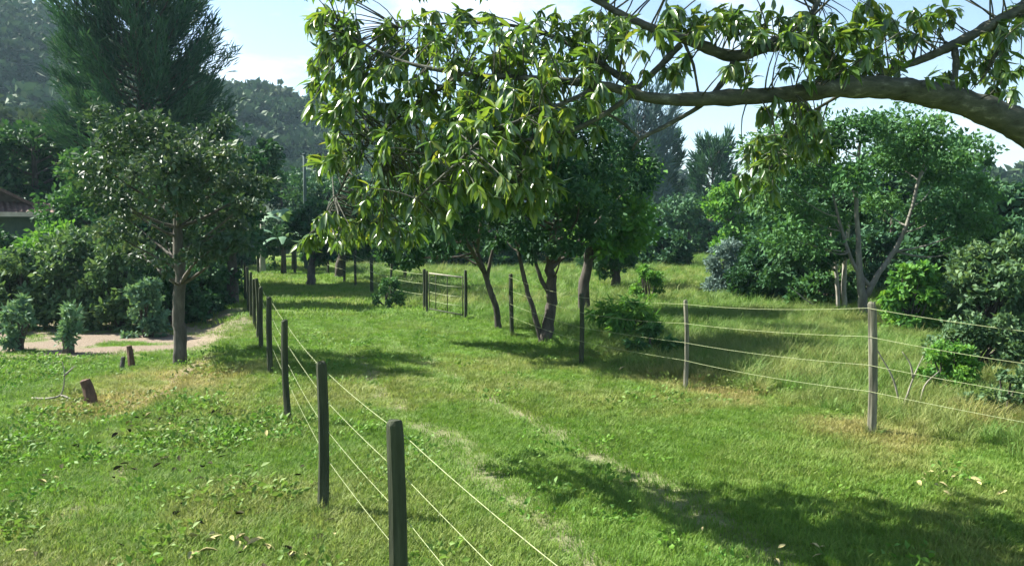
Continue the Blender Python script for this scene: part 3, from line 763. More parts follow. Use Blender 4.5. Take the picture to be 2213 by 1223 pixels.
# ------------------------------------------------------------------ shrubs
def shrub(name, label, px, D, box, leaf, seed, n=2600, L=0.14, W=0.08, ncl=14, group=None, droop=0.1, bark='dark_bark'):
    bx = (px - CX) / F * D; g = g1(bx, D)
    a = at(box[0], box[3], D); b = at(box[2], box[1], D)
    top = b.z - g; lo = max(a.z - g, 0.02); rx = (b.x - a.x) / 2
    r2 = np.random.default_rng(seed + 500)
    c = ((a.x + b.x) / 2 - bx, 0, (top + lo) / 2); rz = (top - lo) / 2
    cr_ = 0.42 * min(rx, rz)
    cl2 = crown_clusters(r2, c, (max(rx - cr_ * .8, .05), max(rx - cr_ * .8, .05) * 0.8, max(rz - cr_ * .6, .05)), ncl, cr_, 0.3)
    dome = []
    for k in range(int(ncl * 1.6)):
        zf = r2.uniform(0.04, 0.97); aa_ = r2.uniform(0, 6.283)
        rad = rx * 0.9 * math.sqrt(max(0.05, 1 - zf ** 2.2)) * (0.75 + 0.25 * min(1, zf * 4)) * r2.uniform(0.55, 1.0)
        s_ = cr_ * r2.uniform(0.6, 1.15)
        dome.append((np.array([c[0] + math.cos(aa_) * rad, math.sin(aa_) * rad * 0.85, max(0.08, zf * (top - s_ * 0.5))]), (s_, s_, s_ * 0.8)))
    cl2 = dome; n = int(n * 1.5)
    root = empty(name, (bx, D, g), label, 'shrub', group)
    mb = MB()
    for k, (p, s) in enumerate(cl2):
        q = np.array([r2.normal(0, rx * 0.12), r2.normal(0, rx * 0.12), -0.08])
        mb.tube(bez(q, (q + p) / 2 + np.array([0, 0, 0.15 * rz]), p, 5), [0.028, 0.024, 0.018, 0.012, 0.006], 5, cap=False)
    mb.build('stem', M[bark], root)
    obj('crown', crown_mesh('crown', cl2, n, L, W, leaf, r2, droop), root)
    return root
HG = 'shrubs of the left hedge'
shrub('hedge_shrub', 'pale green hedge shrub at the house end of the hedge', 40, 22.5, (-60, 530, 130, 690), M['hedge_leaf'], 201, 4200, .16, .09, 18)
shrub('hedge_shrub', 'tall pale green hedge shrub with light leaf sprays', 170, 22.8, (75, 500, 275, 690), M['hedge_leaf'], 202, 5000, .16, .09, 20)
shrub('hedge_shrub', 'grey-leaved hedge shrub next to the shaded end of the hedge', 265, 22.2, (200, 525, 345, 690), M['hedge_leaf'], 203, 4200, .15, .08, 18)
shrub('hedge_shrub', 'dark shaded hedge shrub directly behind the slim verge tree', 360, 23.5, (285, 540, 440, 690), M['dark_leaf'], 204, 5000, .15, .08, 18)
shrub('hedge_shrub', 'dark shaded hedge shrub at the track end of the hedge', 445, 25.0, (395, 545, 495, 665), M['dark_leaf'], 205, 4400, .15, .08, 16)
shrub('hedge_shrub', 'low grey-green bush hanging out below the dark hedge', 315, 20.8, (275, 595, 355, 685), M['grey_leaf'], 206, 1500, .12, .06, 10)
shrub('hedge_shrub', 'deep green bush under the house eaves', 100, 26.5, (25, 455, 185, 620), M['lime_leaf'], 207, 4600, .18, .1, 18)
shrub('low_plant', 'ragged grey-green plant at the edge of the bare soil by the house', 38, 18.6, (5, 640, 78, 735), M['grey_leaf'], 208, 700, .16, .06, 8)
shrub('drooping_bush', 'fern-like drooping bush behind the field fence between two posts', 1345, 18.6, (1262, 645, 1432, 730), M['lime_leaf'], 210, 1500, .24, .045, 16, droop=0.9)
shrub('drooping_bush', 'dark leafy bush low in shade beside the drooping bush', 1405, 16.4, (1340, 705, 1490, 772), M['mid_leaf'], 211, 1500, .13, .06, 12, droop=0.4)
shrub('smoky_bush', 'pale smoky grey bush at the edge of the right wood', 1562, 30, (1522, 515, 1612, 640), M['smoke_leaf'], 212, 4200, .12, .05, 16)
shrub('dark_bush', 'dark blue-green bush right of the smoky grey bush', 1640, 28, (1575, 520, 1710, 640), M['dark_leaf'], 213, 5000, .15, .08, 18)
shrub('lit_shrub', 'yellow-green sunlit shrub right of the pale-limbed tree', 1965, 19.5, (1905, 560, 2045, 690), M['lime_leaf'], 214, 4200, .14, .08, 18)
shrub('lit_shrub', 'large blue-green sunlit shrub with upright sprays beyond the fence', 2150, 19, (2050, 500, 2270, 690), M['hedge_leaf'], 215, 6500, .15, .085, 22)
shrub('bramble', 'low sprawling bramble with pale tips below the large sunlit shrub', 2110, 14.2, (2000, 672, 2250, 830), M['hedge_leaf'], 216, 6500, .08, .045, 26)
shrub('bramble', 'bright green low bramble mound behind the thick grey post', 2050, 12.6, (1975, 740, 2130, 860), M['lime_leaf'], 217, 4000, .07, .035, 20)
shrub('bramble', 'shaded grey-green bramble at the foot of the right fence', 2190, 11.2, (2090, 790, 2300, 905), M['hedge_leaf'], 218, 3600, .07, .035, 20)
shrub('undergrowth_shrub', 'dark green undergrowth shrub at the foot of the thin grey stems', 1770, 26, (1690, 580, 1850, 665), M['mid_leaf'], 219, 3600, .15, .08, 16)
shrub('gate_weed', 'small dark weed clump at the foot of the fence left of the gate', 835, 26, (800, 605, 880, 655), M['mid_leaf'], 220, 900, .12, .05, 8)
shrub('field_weed', 'pale weedy clump in the sunny meadow behind the drooping bush', 1400, 27, (1350, 575, 1450, 630), M['lime_leaf'], 221, 1400, .13, .05, 10)

UN = [(520, 52, (470, 515, 560, 572), 'behind the track end of the hedge'), (690, 56, (640, 505, 740, 575), 'under the grey-green tree at the track head'), (790, 54, (730, 500, 850, 575), 'behind the far wire fence posts'), (880, 52, (820, 505, 940, 578), 'behind the young forked tree'),
      (970, 50, (910, 500, 1040, 580), 'in the shade behind the wire gate'), (1080, 48, (1010, 505, 1140, 585), 'behind the leaning tree trunk'), (1180, 50, (1110, 500, 1250, 580), 'behind the V-stemmed tree trunks'), (1310, 44, (1240, 505, 1390, 588), 'below the dark low tree in the gap'), (1440, 48, (1370, 500, 1520, 582), 'where the meadow meets the wood under the hazy conifer'),
      (1720, 32, (1640, 520, 1800, 640), 'at the foot of the dense tree left of the pale limbs'), (1890, 31, (1800, 500, 1980, 640), 'filling the gap behind the pale forked limbs'), (2020, 30, (1930, 500, 2110, 645), 'behind the yellow-green sunlit shrub'), (2180, 29, (2090, 480, 2290, 650), 'behind the large sunlit shrub'),
      (-20, 27, (-110, 480, 90, 640), 'below the house porch'), (240, 26, (150, 450, 340, 640), 'rising behind the tall pale hedge shrub'), (420, 27, (330, 480, 510, 640), 'behind the dark shaded hedge')]
for i, (px_, D_, b_, l_) in enumerate(UN):
    shrub('thicket_shrub', 'dark thicket shrub ' + l_, px_, D_, b_, M['dark_leaf'] if i % 2 else M['wood_leaf'], 240 + i, 3000, .006 * D_, .0035 * D_, 16, 'thicket shrubs under the trees')

# pollarded stump with new shoots
px_, D_ = 140, 18.2
bx_ = (px_ - CX) / F * D_; g_ = g1(bx_, D_)
root = empty('sprouting_stump', (bx_, D_, g_), 'short cut stump sprouting grey-green shoots on the bare soil', 'stump')
mb = MB(); mb.tube([(0, 0, -.05), (.01, 0, .15), (-.02, 0, .32), (0, 0, .5)], [.13, .11, .10, .11], 10, wob=.14); mb.build('trunk', M['bark'], root)
r2 = np.random.default_rng(33)
cl2 = [((r2.normal(0, .14), r2.normal(0, .1), r2.uniform(.3, .95)), (.14, .14, .18)) for _ in range(13)]
obj('crown', crown_mesh('crown', cl2, 520, .15, .06, M['grey_leaf'], r2, -.2), root)

# large-leaved clump
def big_leaf_plant(px, D, top, label, seed):
    r2 = random.Random(seed)
    bx = (px - CX) / F * D; g = g1(bx, D); H = at(px, top, D).z - g
    root = empty('banana_plant', (bx, D, g), label, 'plant')
    mb = MB(); mb.tube([(0, 0, -.1), (.02, 0, H * .25), (0, 0, H * .5)], [.16, .13, .09], 8); mb.build('stem', M['bark'], root)
    for k in range(9):
        a = k * 2.399 + r2.uniform(-.3, .3); ln = H * r2.uniform(.42, .6); up = r2.uniform(.3, .9)
        P = bez((0, 0, H * .45), (math.cos(a) * ln * .4, math.sin(a) * ln * .4, H * .45 + ln * up), (math.cos(a) * ln, math.sin(a) * ln, H * .45 + ln * (up - .55)), 8)
        v, f = [], []
        for i, p in enumerate(P):
            t_ = i / 7; wd = .28 * ln * math.sin(math.pi * min(.97, t_ * .9 + .06)) ** .8
            s_ = Vector((-math.sin(a), math.cos(a), 0))
            v += [p + s_ * wd * .5 - Vector((0, 0, wd * .15)), p, p - s_ * wd * .5 - Vector((0, 0, wd * .15))]
        for i in range(7):
            f += [[i * 3, i * 3 + 1, i * 3 + 4, i * 3 + 3], [i * 3 + 1, i * 3 + 2, i * 3 + 5, i * 3 + 4]]
        me = mesh('leaf', np.array([tuple(q) for q in v]), np.array(f), M['grey_leaf'], tint=[r2.uniform(.3, .9)] * len(v), smooth=True)
        obj('leaf', me, root)
big_leaf_plant(635, 47, 395, 'broad-leaved banana plant with pale arching leaves beside the slim grey pole', 3)
big_leaf_plant(612, 44, 455, 'lower broad-leaved banana plant in front of the taller one', 4)

# ------------------------------------------------------------------ overhanging foreground tree
OBX, OBY = 6.75, 8.4
og = g1(OBX, OBY)
over = empty('overhanging_tree', (OBX, OBY, og), 'large glossy-leaved tree whose limb and drooping leaves overhang the track', 'tree')
def lo(p): return (p[0] - OBX, p[1] - OBY, p[2] - og)
def limb(path, name='limb', sides=12):
    pts = []
    for px_, py_, D_, wpx in path:
        p = lo(at(px_, py_, D_)); pts.append((*p, wpx * (0.8 if wpx > 40 else 0.9) / F * D_ / 2))
    sp = spline(pts, 9)
    kn = [random.uniform(.05, .95) * len(sp) for _ in range(4)]
    for i_, q in enumerate(sp): q[3] *= 1 + sum(.16 * math.exp(-((i_ - c_) / 1.1) ** 2) for c_ in kn)
    ph_ = random.uniform(0, 9)
    for i_, q in enumerate(sp): q[3] *= 1 + .07 * math.sin(i_ * 1.1 + ph_) * math.sin(i_ * .37 + ph_)
    mb = MB(); mb.tube([q[:3] for q in sp], [max(q[3], .004) for q in sp], max(sides, 9), wob=.075)
    mb.build(name, M['limb_bark'], over)
    return [np.array(q) for q in sp]
mb = MB()
tp = spline([(0, 0, -.25, .48), (0, 0, .1, .36), (-.05, 0, .9, .31), (-.12, 0, 1.7, .29), (-.1, .1, 2.6, .27), (.15, .2, 3.6, .22), (.1, .3, 5.0, .14), (0.2, .3, 6.2, .06)], 6)
mb.tube([q[:3] for q in tp], [q[3] for q in tp], 14, wob=.04)
mb.build('trunk', M['limb_bark'], over)
J = at(2400, 372, 8.3)
skel = [np.array(q) for q in tp]
skel += limb([(2520, 520, 8.4, 130), (2400, 390, 8.35, 112), (2300, 325, 8.3, 100), (2213, 275, 8.25, 88), (2100, 228, 8.2, 74), (1980, 198, 8.1, 64), (1850, 188, 8.0, 56), (1700, 204, 7.9, 44), (1560, 212, 7.8, 36), (1420, 214, 7.7, 27),
              (1300, 185, 7.6, 20), (1150, 170, 7.6, 15), (1000, 160, 7.7, 11), (860, 130, 7.9, 8), (740, 70, 8.2, 5)])
skel += limb([(1835, 190, 8.0, 34), (1800, 140, 8.1, 34), (1745, 85, 8.15, 30), (1660, 100, 8.1, 30), (1585, 122, 8.05, 28), (1500, 92, 8.0, 25), (1420, 65, 8.0, 21), (1350, 35, 8.1, 17), (1230, -30, 8.3, 14), (1080, -80, 8.5, 9), (900, -90, 8.7, 6)])
skel += limb([(1588, 128, 8.05, 15), (1560, 180, 8.0, 13), (1515, 228, 7.9, 12), (1440, 272, 7.8, 10), (1384, 300, 7.7, 9), (1366, 325, 7.7, 5)], sides=8)
skel += limb([(1384, 300, 7.7, 7), (1340, 262, 7.7, 7), (1300, 240, 7.75, 5)], sides=8)
skel += limb([(1470, 98, 8.0, 16), (1420, 150, 7.9, 15), (1370, 200, 7.8, 14), (1310, 245, 7.7, 12), (1240, 280, 7.6, 11), (1150, 300, 7.5, 9), (1040, 330, 7.5, 7), (930, 330, 7.6, 5), (830, 340, 8.0, 4)], sides=8)
skel += limb([(1480, 95, 8.0, 7), (1498, 140, 7.95, 6), (1510, 205, 7.9, 6)], sides=8)
skel += limb([(1400, 215, 7.7, 16), (1330, 160, 7.9, 14), (1240, 100, 8.2, 12), (1130, 60, 8.5, 9), (1000, 50, 8.8, 6), (860, 60, 9.0, 4)], sides=8)
skel += limb([(1300, 186, 7.6, 12), (1180, 240, 7.2, 10), (1060, 290, 7.0, 8), (980, 360, 7.0, 6), (900, 430, 7.3, 4)], sides=8)
skel += limb([(1000, 160, 7.7, 9), (880, 240, 8.3, 7), (780, 330, 8.8, 5), (730, 420, 9.0, 4), (700, 480, 9.1, 3)], sides=8)
skel += limb([(1150, 300, 7.5, 8), (1120, 370, 7.3, 6), (1130, 430, 7.3, 4)], sides=8)
skel += limb([(2330, -60, 9.0, 36), (2213, 15, 8.8, 28), (2140, 55, 8.7, 25), (2060, 98, 8.6, 22), (1990, 130, 8.5, 17), (1900, 165, 8.5, 12), (1800, 215, 8.5, 8), (1720, 270, 8.5, 6), (1680, 330, 8.5, 4)], sides=10)
skel += limb([(2062, 98, 8.6, 16), (2066, 140, 8.5, 15), (2060, 195, 8.4, 14), (2062, 222, 8.25, 14)], sides=8)
skel += limb([(2165, 40, 8.7, 9), (2155, 110, 8.6, 8), (2130, 160, 8.5, 6), (2110, 185, 8.5, 4)], sides=8)
skel += limb([(1750, 88, 8.15, 18), (1760, 20, 8.2, 14), (1800, -60, 8.4, 10), (1850, -160, 8.6, 5)], sides=8)
skel += limb([(2420, 330, 8.5, 60), (2380, 150, 8.7, 50), (2330, -60, 9.0, 36), (2250, -250, 9.3, 20)], sides=10)
SK = np.array(skel)

BL = [(720, 60, 8.5, 60, 45, 13), (725, 160, 8.6, 62, 60, 14), (715, 225, 8.6, 45, 40, 8), (810, 100, 8.4, 80, 70, 12), (920, 70, 8.4, 100, 60, 13), (1040, 90, 8.1, 110, 70, 16), (1170, 90, 7.8, 110, 70, 16), (1290, 80, 8.0, 80, 60, 10),
      (1350, 60, 8.0, 50, 40, 4), (830, 210, 8.4, 100, 70, 14), (960, 200, 8.0, 110, 70, 15), (1090, 210, 7.5, 100, 70, 15), (1210, 190, 7.7, 90, 70, 13), (1310, 170, 7.8, 50, 50, 4),
      (780, 310, 8.7, 100, 50, 12), (710, 335, 9.0, 45, 30, 6), (900, 310, 8.0, 100, 60, 13), (1030, 300, 7.2, 100, 60, 14), (1150, 290, 7.4, 90, 55, 12), (1250, 270, 7.6, 50, 50, 5),
      (840, 410, 8.4, 90, 50, 11), (950, 400, 7.6, 80, 50, 11), (1060, 390, 7.2, 80, 45, 10), (1150, 390, 7.3, 60, 40, 8), (1115, 440, 7.3, 60, 25, 5),
      (720, 500, 9.1, 50, 35, 8), (790, 480, 9.0, 60, 40, 8), (860, 500, 8.8, 50, 40, 7), (670, 530, 9.2, 25, 25, 3), (940, 470, 8.0, 50, 30, 5),
      (1430, 130, 8.0, 50, 50, 4), (1470, 50, 8.0, 60, 30, 5), (1560, 40, 7.9, 60, 25, 6), (1600, 150, 7.9, 30, 20, 2), (1650, 60, 8.1, 70, 40, 7), (1750, 70, 8.2, 70, 50, 10), (1830, 110, 8.2, 60, 50, 8), (1870, 50, 8.4, 60, 40, 7), (1750, 150, 8.1, 60, 30, 6),
      (1700, 250, 8.4, 60, 40, 7), (1740, 310, 8.4, 60, 50, 8), (1660, 330, 8.4, 50, 50, 7), (1640, 400, 8.5, 50, 30, 4),
      (1960, 60, 8.6, 50, 40, 4), (2030, 30, 8.6, 60, 20, 4), (2130, 120, 8.6, 60, 50, 6), (2190, 60, 8.6, 50, 50, 6), (2050, 180, 8.5, 40, 30, 3), (2180, 180, 8.5, 40, 40, 3), (1920, 130, 8.5, 40, 30, 3),
      # the part of the crown above the picture
      (760, -60, 8.7, 130, 60, 12), (980, -90, 8.6, 150, 80, 18), (1250, -90, 8.4, 150, 80, 18), (1500, -80, 8.4, 150, 70, 14), (1750, -120, 8.6, 160, 90, 16), (2000, -120, 8.8, 160, 90, 16), (2250, -150, 9.0, 160, 120, 18), (1900, -260, 8.8, 300, 90, 20), (1350, -230, 8.6, 300, 70, 14), (2330, 100, 9.0, 70, 120, 8)]

def leaf_shape(bend, curl, w=0.24):
    """unit-length lance leaf along +X, folded on its midrib, tip drooping"""
    v = []; f = []
    st = [(0, .05), (.16, .62), (.42, 1.0), (.72, .72), (1.0, .02)]
    for t, ww in st:
        x = t; z = -bend * t * t
        h = ww * w / 2
        v += [(x, h, z + curl * h), (x, 0, z), (x, -h, z + curl * h)]
    for i in range(4):
        a = i * 3
        f += [[a, a + 1, a + 4, a + 3], [a + 1, a + 2, a + 5, a + 4]]
    return np.array(v, float), np.array(f)
SHAPES = [leaf_shape(.12, .5, .28), leaf_shape(.28, .35, .33), leaf_shape(.42, .6, .27), leaf_shape(.2, .2, .34)]
TINTS = [0.08, 0.28, 0.5, 0.72, 0.95]
LM = {}
def leaf_mesh_of(k, ti):
    if (k, ti) not in LM:
        v, f = SHAPES[k]
        LM[(k, ti)] = mesh('leaf', v, f, M['near_leaf'], tint=[TINTS[ti]] * len(v), smooth=True)
    return LM[(k, ti)]
r2 = np.random.default_rng(99)
leafs = []          # (matrix, shape, tint, score)
tw = MB()
for (bx_, by_, D_, rx_, ry_, n_) in BL:
    for k in range(int(n_ * (1.9 if by_ < -40 else 2.6 if by_ > 395 else 2.5 if bx_ < 1330 else 3.2))):
        a = r2.uniform(0, 6.283); q = math.sqrt(r2.uniform())
        px_, py_ = bx_ + math.cos(a) * q * rx_, by_ + math.sin(a) * q * ry_
        c = np.array(lo(at(px_, py_, D_ + r2.normal(0, .38))))
        d = np.linalg.norm(SK[:, :3] - c, axis=1); d2 = d + 0.25 * (SK[:, 2] < c[2] - .5)
        s = SK[np.argmin(d2)][:3]
        mid = (s + c) / 2 + np.array([r2.normal(0, .06), r2.normal(0, .06), 0.12 * d.min()])
        rr0 = 0.005 + 0.006 * min(1.5, d.min())
        tw.tube(bez(s, mid, c, 6), [rr0 * (1 - .7 * i / 5) for i in range(6)], 5, cap=False)
        ax = Vector(c - mid).normalized() * 0.8 + Vector((r2.normal(0, .4), r2.normal(0, .4), -.25 + r2.normal(0, .25)))
        ax.normalize()
        nl = int(r2.integers(8, 14)); wt = r2.uniform(-.18, .18); L0 = r2.uniform(.11, .185)
        u0 = ax.orthogonal().normalized(); v0 = ax.cross(u0)
        for j in range(nl):
            an = j * 2.399 + r2.normal(0, .25); op = r2.uniform(.5, 1.35)
            dr = ax * math.cos(op) + (u0 * math.cos(an) + v0 * math.sin(an)) * math.sin(op)
            dr.z -= r2.uniform(.3, 1.0); dr.normalize()
            sd2 = dr.cross(Vector((r2.normal(0, .35), r2.normal(0, .35), 1))).normalized(); nn = sd2.cross(dr) * -1
            if nn.z < 0 and r2.uniform() < .85: nn = -nn; sd2 = -sd2
            Lf = L0 * r2.uniform(.7, 1.15)
            off = Vector(c) - ax * r2.uniform(0, .09)
            m = Matrix((dr * Lf, sd2 * Lf, nn * Lf)).transposed().to_4x4(); m.translation = off
            ti = int(np.clip(round(2 + r2.normal(-.2, 1.0) + wt * 4), 0, 4))
            pw = (OBX + off.x, OBY + off.y)
            inside = (-10 < py_ < 600) and (600 < px_ < 2213)
            leafs.append((m, int(r2.integers(0, 4)), ti, Lf / pw[1] if inside else 0))
o = tw.build('twig', M['limb_bark'], over); tag(o, kind='stuff')
order = sorted(range(len(leafs)), key=lambda i: -leafs[i][3])
near = set(order[:300])
for i in order[:300]:
    m, k, ti, _ = leafs[i]
    o = bpy.data.objects.new('leaf', leaf_mesh_of(k, ti)); C.objects.link(o); o.parent = over; o.matrix_local = m
V, Fc, T = [], [], []; nb = 0
for i, (m, k, ti, _) in enumerate(leafs):
    if i in near: continue
    v, f = SHAPES[k]; A = np.array(m)
    V.append(v @ A[:3, :3].T + A[:3, 3]); Fc.append(f + nb); T += [min(1, max(0, TINTS[ti] + (random.random() - .5) * .15))] * len(v); nb += len(v)
tag(obj('foliage', mesh('foliage', np.concatenate(V), np.concatenate(Fc), M['near_leaf'], tint=T, smooth=True), over), kind='stuff')

# ------------------------------------------------------------------ fences
def post_mesh(name, h, r, mat, seed, lean=(0, 0), sides=9):
    rs = random.Random(seed); v = []; f = []
    zs = [-.25, 0, .12, h * .35, h * .65, h * .94, h * .985, h]
    ks = [1.08, 1.06, 1.03, 1.0, .97, .95, .9, .72]
    ph = [rs.uniform(.88, 1.1) for _ in range(sides)]; bow = (rs.uniform(-.03, .03), rs.uniform(-.03, .03))
    for z, k in zip(zs, ks):
        t = z / h; b = math.sin(max(0, t) * math.pi)
        for i in range(sides):
            a = 2 * math.pi * i / sides; rr = r * k * ph[i] * rs.uniform(.9, 1.08)
            v.append((math.cos(a) * rr + lean[0] * z + bow[0] * b, math.sin(a) * rr + lean[1] * z + bow[1] * b, z + (rs.uniform(-.008, .008) if z > h * .9 else 0)))
    for q in range(len(zs) - 1):
        for i in range(sides):
            j = (i + 1) % sides; f.append([q * sides + i, q * sides + j, (q + 1) * sides + j, (q + 1) * sides + i])
    f.append([(len(zs) - 1) * sides + i for i in range(sides)])
    return mesh(name, v, f, mat, smooth=False)

def wire_fence(name, label, posts, heights, wire_r, postmat, off, barb=0.16, ext=None, sag=0.012, mats=None):
    """posts: (x, y, h, r, leanx, leany)"""
    x0, y0 = posts[0][:2]
    root = empty(name, (x0, y0, 0), label, 'fence')
    for i, (x, y, h, r, lx, ly) in enumerate(posts):
        obj('post', post_mesh('post', h, r, mats[i] if mats else postmat, 300 + i + int(x0 * 10), (lx, ly)), root, (x - x0, y - y0, g1(x, y)))
    line = list(posts)
    for hh in heights:
        mb = MB()
        P = []
        for i, (x, y, h, r, lx, ly) in enumerate(line):
            hz_ = hh * (h / 1.32) if hh > 0 else hh
            P.append(Vector((x - x0 + off[0] * r + lx * hz_, y - y0 + off[1] * r + ly * hz_, g1(x, y) + hz_)))
        if ext:
            P = [Vector((ext[0][0] - x0, ext[0][1] - y0, g1(*ext[0]) + hh))] + P if ext[0] else P
            P = P + [Vector((ext[1][0] - x0, ext[1][1] - y0, g1(*ext[1]) + hh))] if ext[1] else P
        pts = []
        for a, b in zip(P[:-1], P[1:]):
            sg = sag * (b - a).length * random.uniform(.4, 1.6)
            n = 7
            for k in range(n):
                t = k / n; p = a.lerp(b, t); p.z -= 4 * sg * t * (1 - t) * .5; pts.append(p)
        pts.append(P[-1])
        mb.tube(pts, [wire_r] * len(pts), 5, cap=False)
        for a, b in zip(pts[:-1], pts[1:]):
            n = int((b - a).length / barb)
            if min(a.y, b.y) + y0 > 20: n = 0
            for k in range(n):
                p = a.lerp(b, (k + .5) / n)
                for q in (-1, 1):
                    d = Vector((random.uniform(-1, 1), random.uniform(-1, 1), q)).normalized() * .016
                    mb.tube([p - d, p + d], [wire_r * .6, wire_r * .3], 3, cap=False)
        mb.build('wire', M['wire'], root)
    return root

LP = []
for i, (y, h, r, lx) in enumerate([(2.6, 1.33, .055, 0), (5.05, 1.31, .058, -.01), (7.35, 1.32, .050, .0), (10.8, 1.33, .044, -.02), (14.05, 1.31, .048, .0), (17.2, 1.25, .045, .012), (18.4, 1.35, .045, -.01), (20.3, 1.2, .04, .0), (22.5, 1.25, .04, .01), (24.8, 1.28, .045, -.01), (27.4, 1.3, .04, .0), (31, 1.25, .045, .0)]):
    LP.append((float(fence_left(y)), y, h, r, lx, .005))
wire_fence('wire_fence', 'barbed wire fence on dark mossy posts running along the left of the track', LP, [1.22, .96, .70, .44], .0022, M['mossy_post'], (1.0, 0.2))
RP = [(fence_right(y) + dx, y, h, r, lx, 0.0) for (y, h, r, lx, dx) in [(7.3, 1.5, .06, 0, 0), (9.95, 1.58, .055, -.03, 0), (12.9, 1.38, .036, -.012, 0), (15.4, 1.28, .045, 0, .05), (19.0, 1.42, .05, -.02, 0)]]
wire_fence('wire_fence', 'slack wire fence on pale thin posts between the track and the right meadow', RP, [1.26, .98, .70, .44], .0027, M['grey_post'], (-1.0, -.2), barb=9, sag=.02, mats=[M['grey_post'], M['grey_post'], M['grey_post'], M['mossy_post'], M['mossy_post']])
RP2 = [(fence_right(y) + dx, y, h, r, lx, 0.0) for (y, h, r, lx, dx) in [(25.0, 1.2, .05, 0, 0), (27.5, 1.25, .045, 0, 0), (31.0, 1.3, .06, 0, .1), (34.5, 1.5, .05, 0, .1), (37, 1.55, .06, 0, 0), (42, 1.5, .06, 0, 0)]]
wire_fence('wire_fence', 'far wire fence on dark posts beyond the gate', RP2, [1.15, .85, .5], .006, M['mossy_post'], (-1.0, -.2), barb=9)

# wire gate
gy0, gy1 = 22.5, 24.2
gx0, gx1 = float(fence_right(gy0)), -2.42
gate = empty('wire_gate', (gx0, gy0, g1(gx0, gy0)), 'light wire gate with pale top rail between two posts of the right fence', 'gate')
obj('gate_post', post_mesh('gate_post', 1.32, .045, M['mossy_post'], 401), gate, (0, 0, 0))
obj('gate_post', post_mesh('gate_post', 1.2, .035, M['mossy_post'], 402), gate, (gx1 - gx0, gy1 - gy0, g1(gx1, gy1) - g1(gx0, gy0)))
dx, dy = gx1 - gx0, gy1 - gy0
def gp(t, z): return (dx * (.07 + .86 * t), dy * (.07 + .86 * t), z)
mb = MB(); mb.tube([gp(0, 1.12), gp(1, 1.15)], [.02, .02], 8); mb.build('top_rail', M['dead'], gate)
mb = MB(); mb.tube([gp(0, .12), gp(1, .14)], [.02, .02], 8); mb.build('bottom_rail', M['mossy_post'], gate)
for t in (0, .45, .8, 1):
    mb = MB(); mb.tube([gp(t, .1), gp(t, 1.16)], [.013, .013], 7); mb.build('stile', M['mossy_post'], gate)
for z in (.36, .6, .86):
    mb = MB(); mb.tube([gp(0, z), gp(.5, z - .015), gp(1, z + .02)], [.006] * 3, 5); mb.build('wire', M['wire'], gate)

# leafy arbour on posts at the head of the track
AD = 44.0
ax0 = (557 - CX) / F * AD; ag = g1(ax0, AD)
arb = empty('leafy_arbour', (ax0, AD, ag), 'dark leafy arbour on slim posts across the head of the track', 'arbour')
for px_, h in ((557, 2.35), (612, 1.9), (637, 2.1)):
    x = (px_ - CX) / F * AD - ax0
    obj('post', post_mesh('post', h, .07, M['mossy_post'], 410 + px_), arb, (x, 0, 0))
r2 = np.random.default_rng(61)
cl2 = [((r2.uniform(-.1, 2.0), r2.normal(0, .3), r2.uniform(1.5, 2.2)), (.38, .38, .28)) for _ in range(14)] + [((r2.uniform(.3, .95), r2.normal(0, .15), r2.uniform(.4, 1.5)), (.28, .28, .3)) for _ in range(8)]
obj('crown', crown_mesh('crown', cl2, 2600, .19, .1, M['dark_leaf'], r2, .2), arb)

# slim pole
pD = 48.0; pxx = (661 - CX) / F * pD
mb = MB(); mb.tube([(0, 0, -.2), (0, 0, 2), (0, 0, 4.5), (0, 0, 6.4)], [.11, .1, .09, .08], 10)
root = empty('pole', (pxx, pD, g1(pxx, pD)), 'slim straight grey-green pole standing before the far wood', 'pole')
mb.build('shaft', M['pole'], root)
mb = MB(); mb.tube([(0, 0, 6.4), (0, 0, 6.47), (0, 0, 6.5)], [.1, .1, .05], 10); mb.build('cap', M['pole'], root)

# ------------------------------------------------------------------ house
HX, HY = -21.6, 32.0
hg = g1(HX, HY)
house = empty('house', (HX, HY, hg), 'house with tiled gable roof and blue-grey wall behind the hedge', 'house')
house.rotation_euler[2] = R(33)
W_, Dp, Hh = 7.2, 8.0, 3.1
mb = MB(); mb.box((0, Dp / 2, Hh / 2), (W_, Dp, Hh)); mb.build('wall', M['housewall'], house, smooth=False)
apex = 5.0
mb = MB()
mb.add([(-W_ / 2, 0.03, Hh), (W_ / 2, 0.03, Hh), (0, 0.03, apex - .12), (-W_ / 2, Dp - .03, Hh), (W_ / 2, Dp - .03, Hh), (0, Dp - .03, apex - .12)], [[0, 1, 2], [3, 5, 4], [0, 2, 5, 3], [1, 4, 5, 2]])
mb.build('gable', M['gable'], house, smooth=False)
def roof_side(sgn):
    v, f = [], []; ex = W_ / 2 + .55; n = 46; rows = 2
    sl = (apex - Hh + .02) / (W_ / 2)
    for i in range(n * 4 + 1):
        y = -.6 + (Dp + 1.2) * i / (n * 4); w_ = .035 * math.cos(i * math.pi / 2)
        for x, dz in ((0, .05), (ex, .05), (ex, -.04), (0, -.04)):
            v.append((sgn * x, y, apex + dz + (w_ if dz > 0 else 0) - x * sl))
    m_ = n * 4 + 1
    for i in range(m_ - 1):
        for k in range(4):
            k2 = (k + 1) % 4; f.append([i * 4 + k, i * 4 + k2, i * 4 + 4 + k2, i * 4 + 4 + k])
    f += [[0, 1, 2, 3], [(m_ - 1) * 4 + k for k in (3, 2, 1, 0)]]
    me = mesh('roof', v, f, M['roof']); return obj('roof', me, house)
roof_side(1); roof_side(-1)
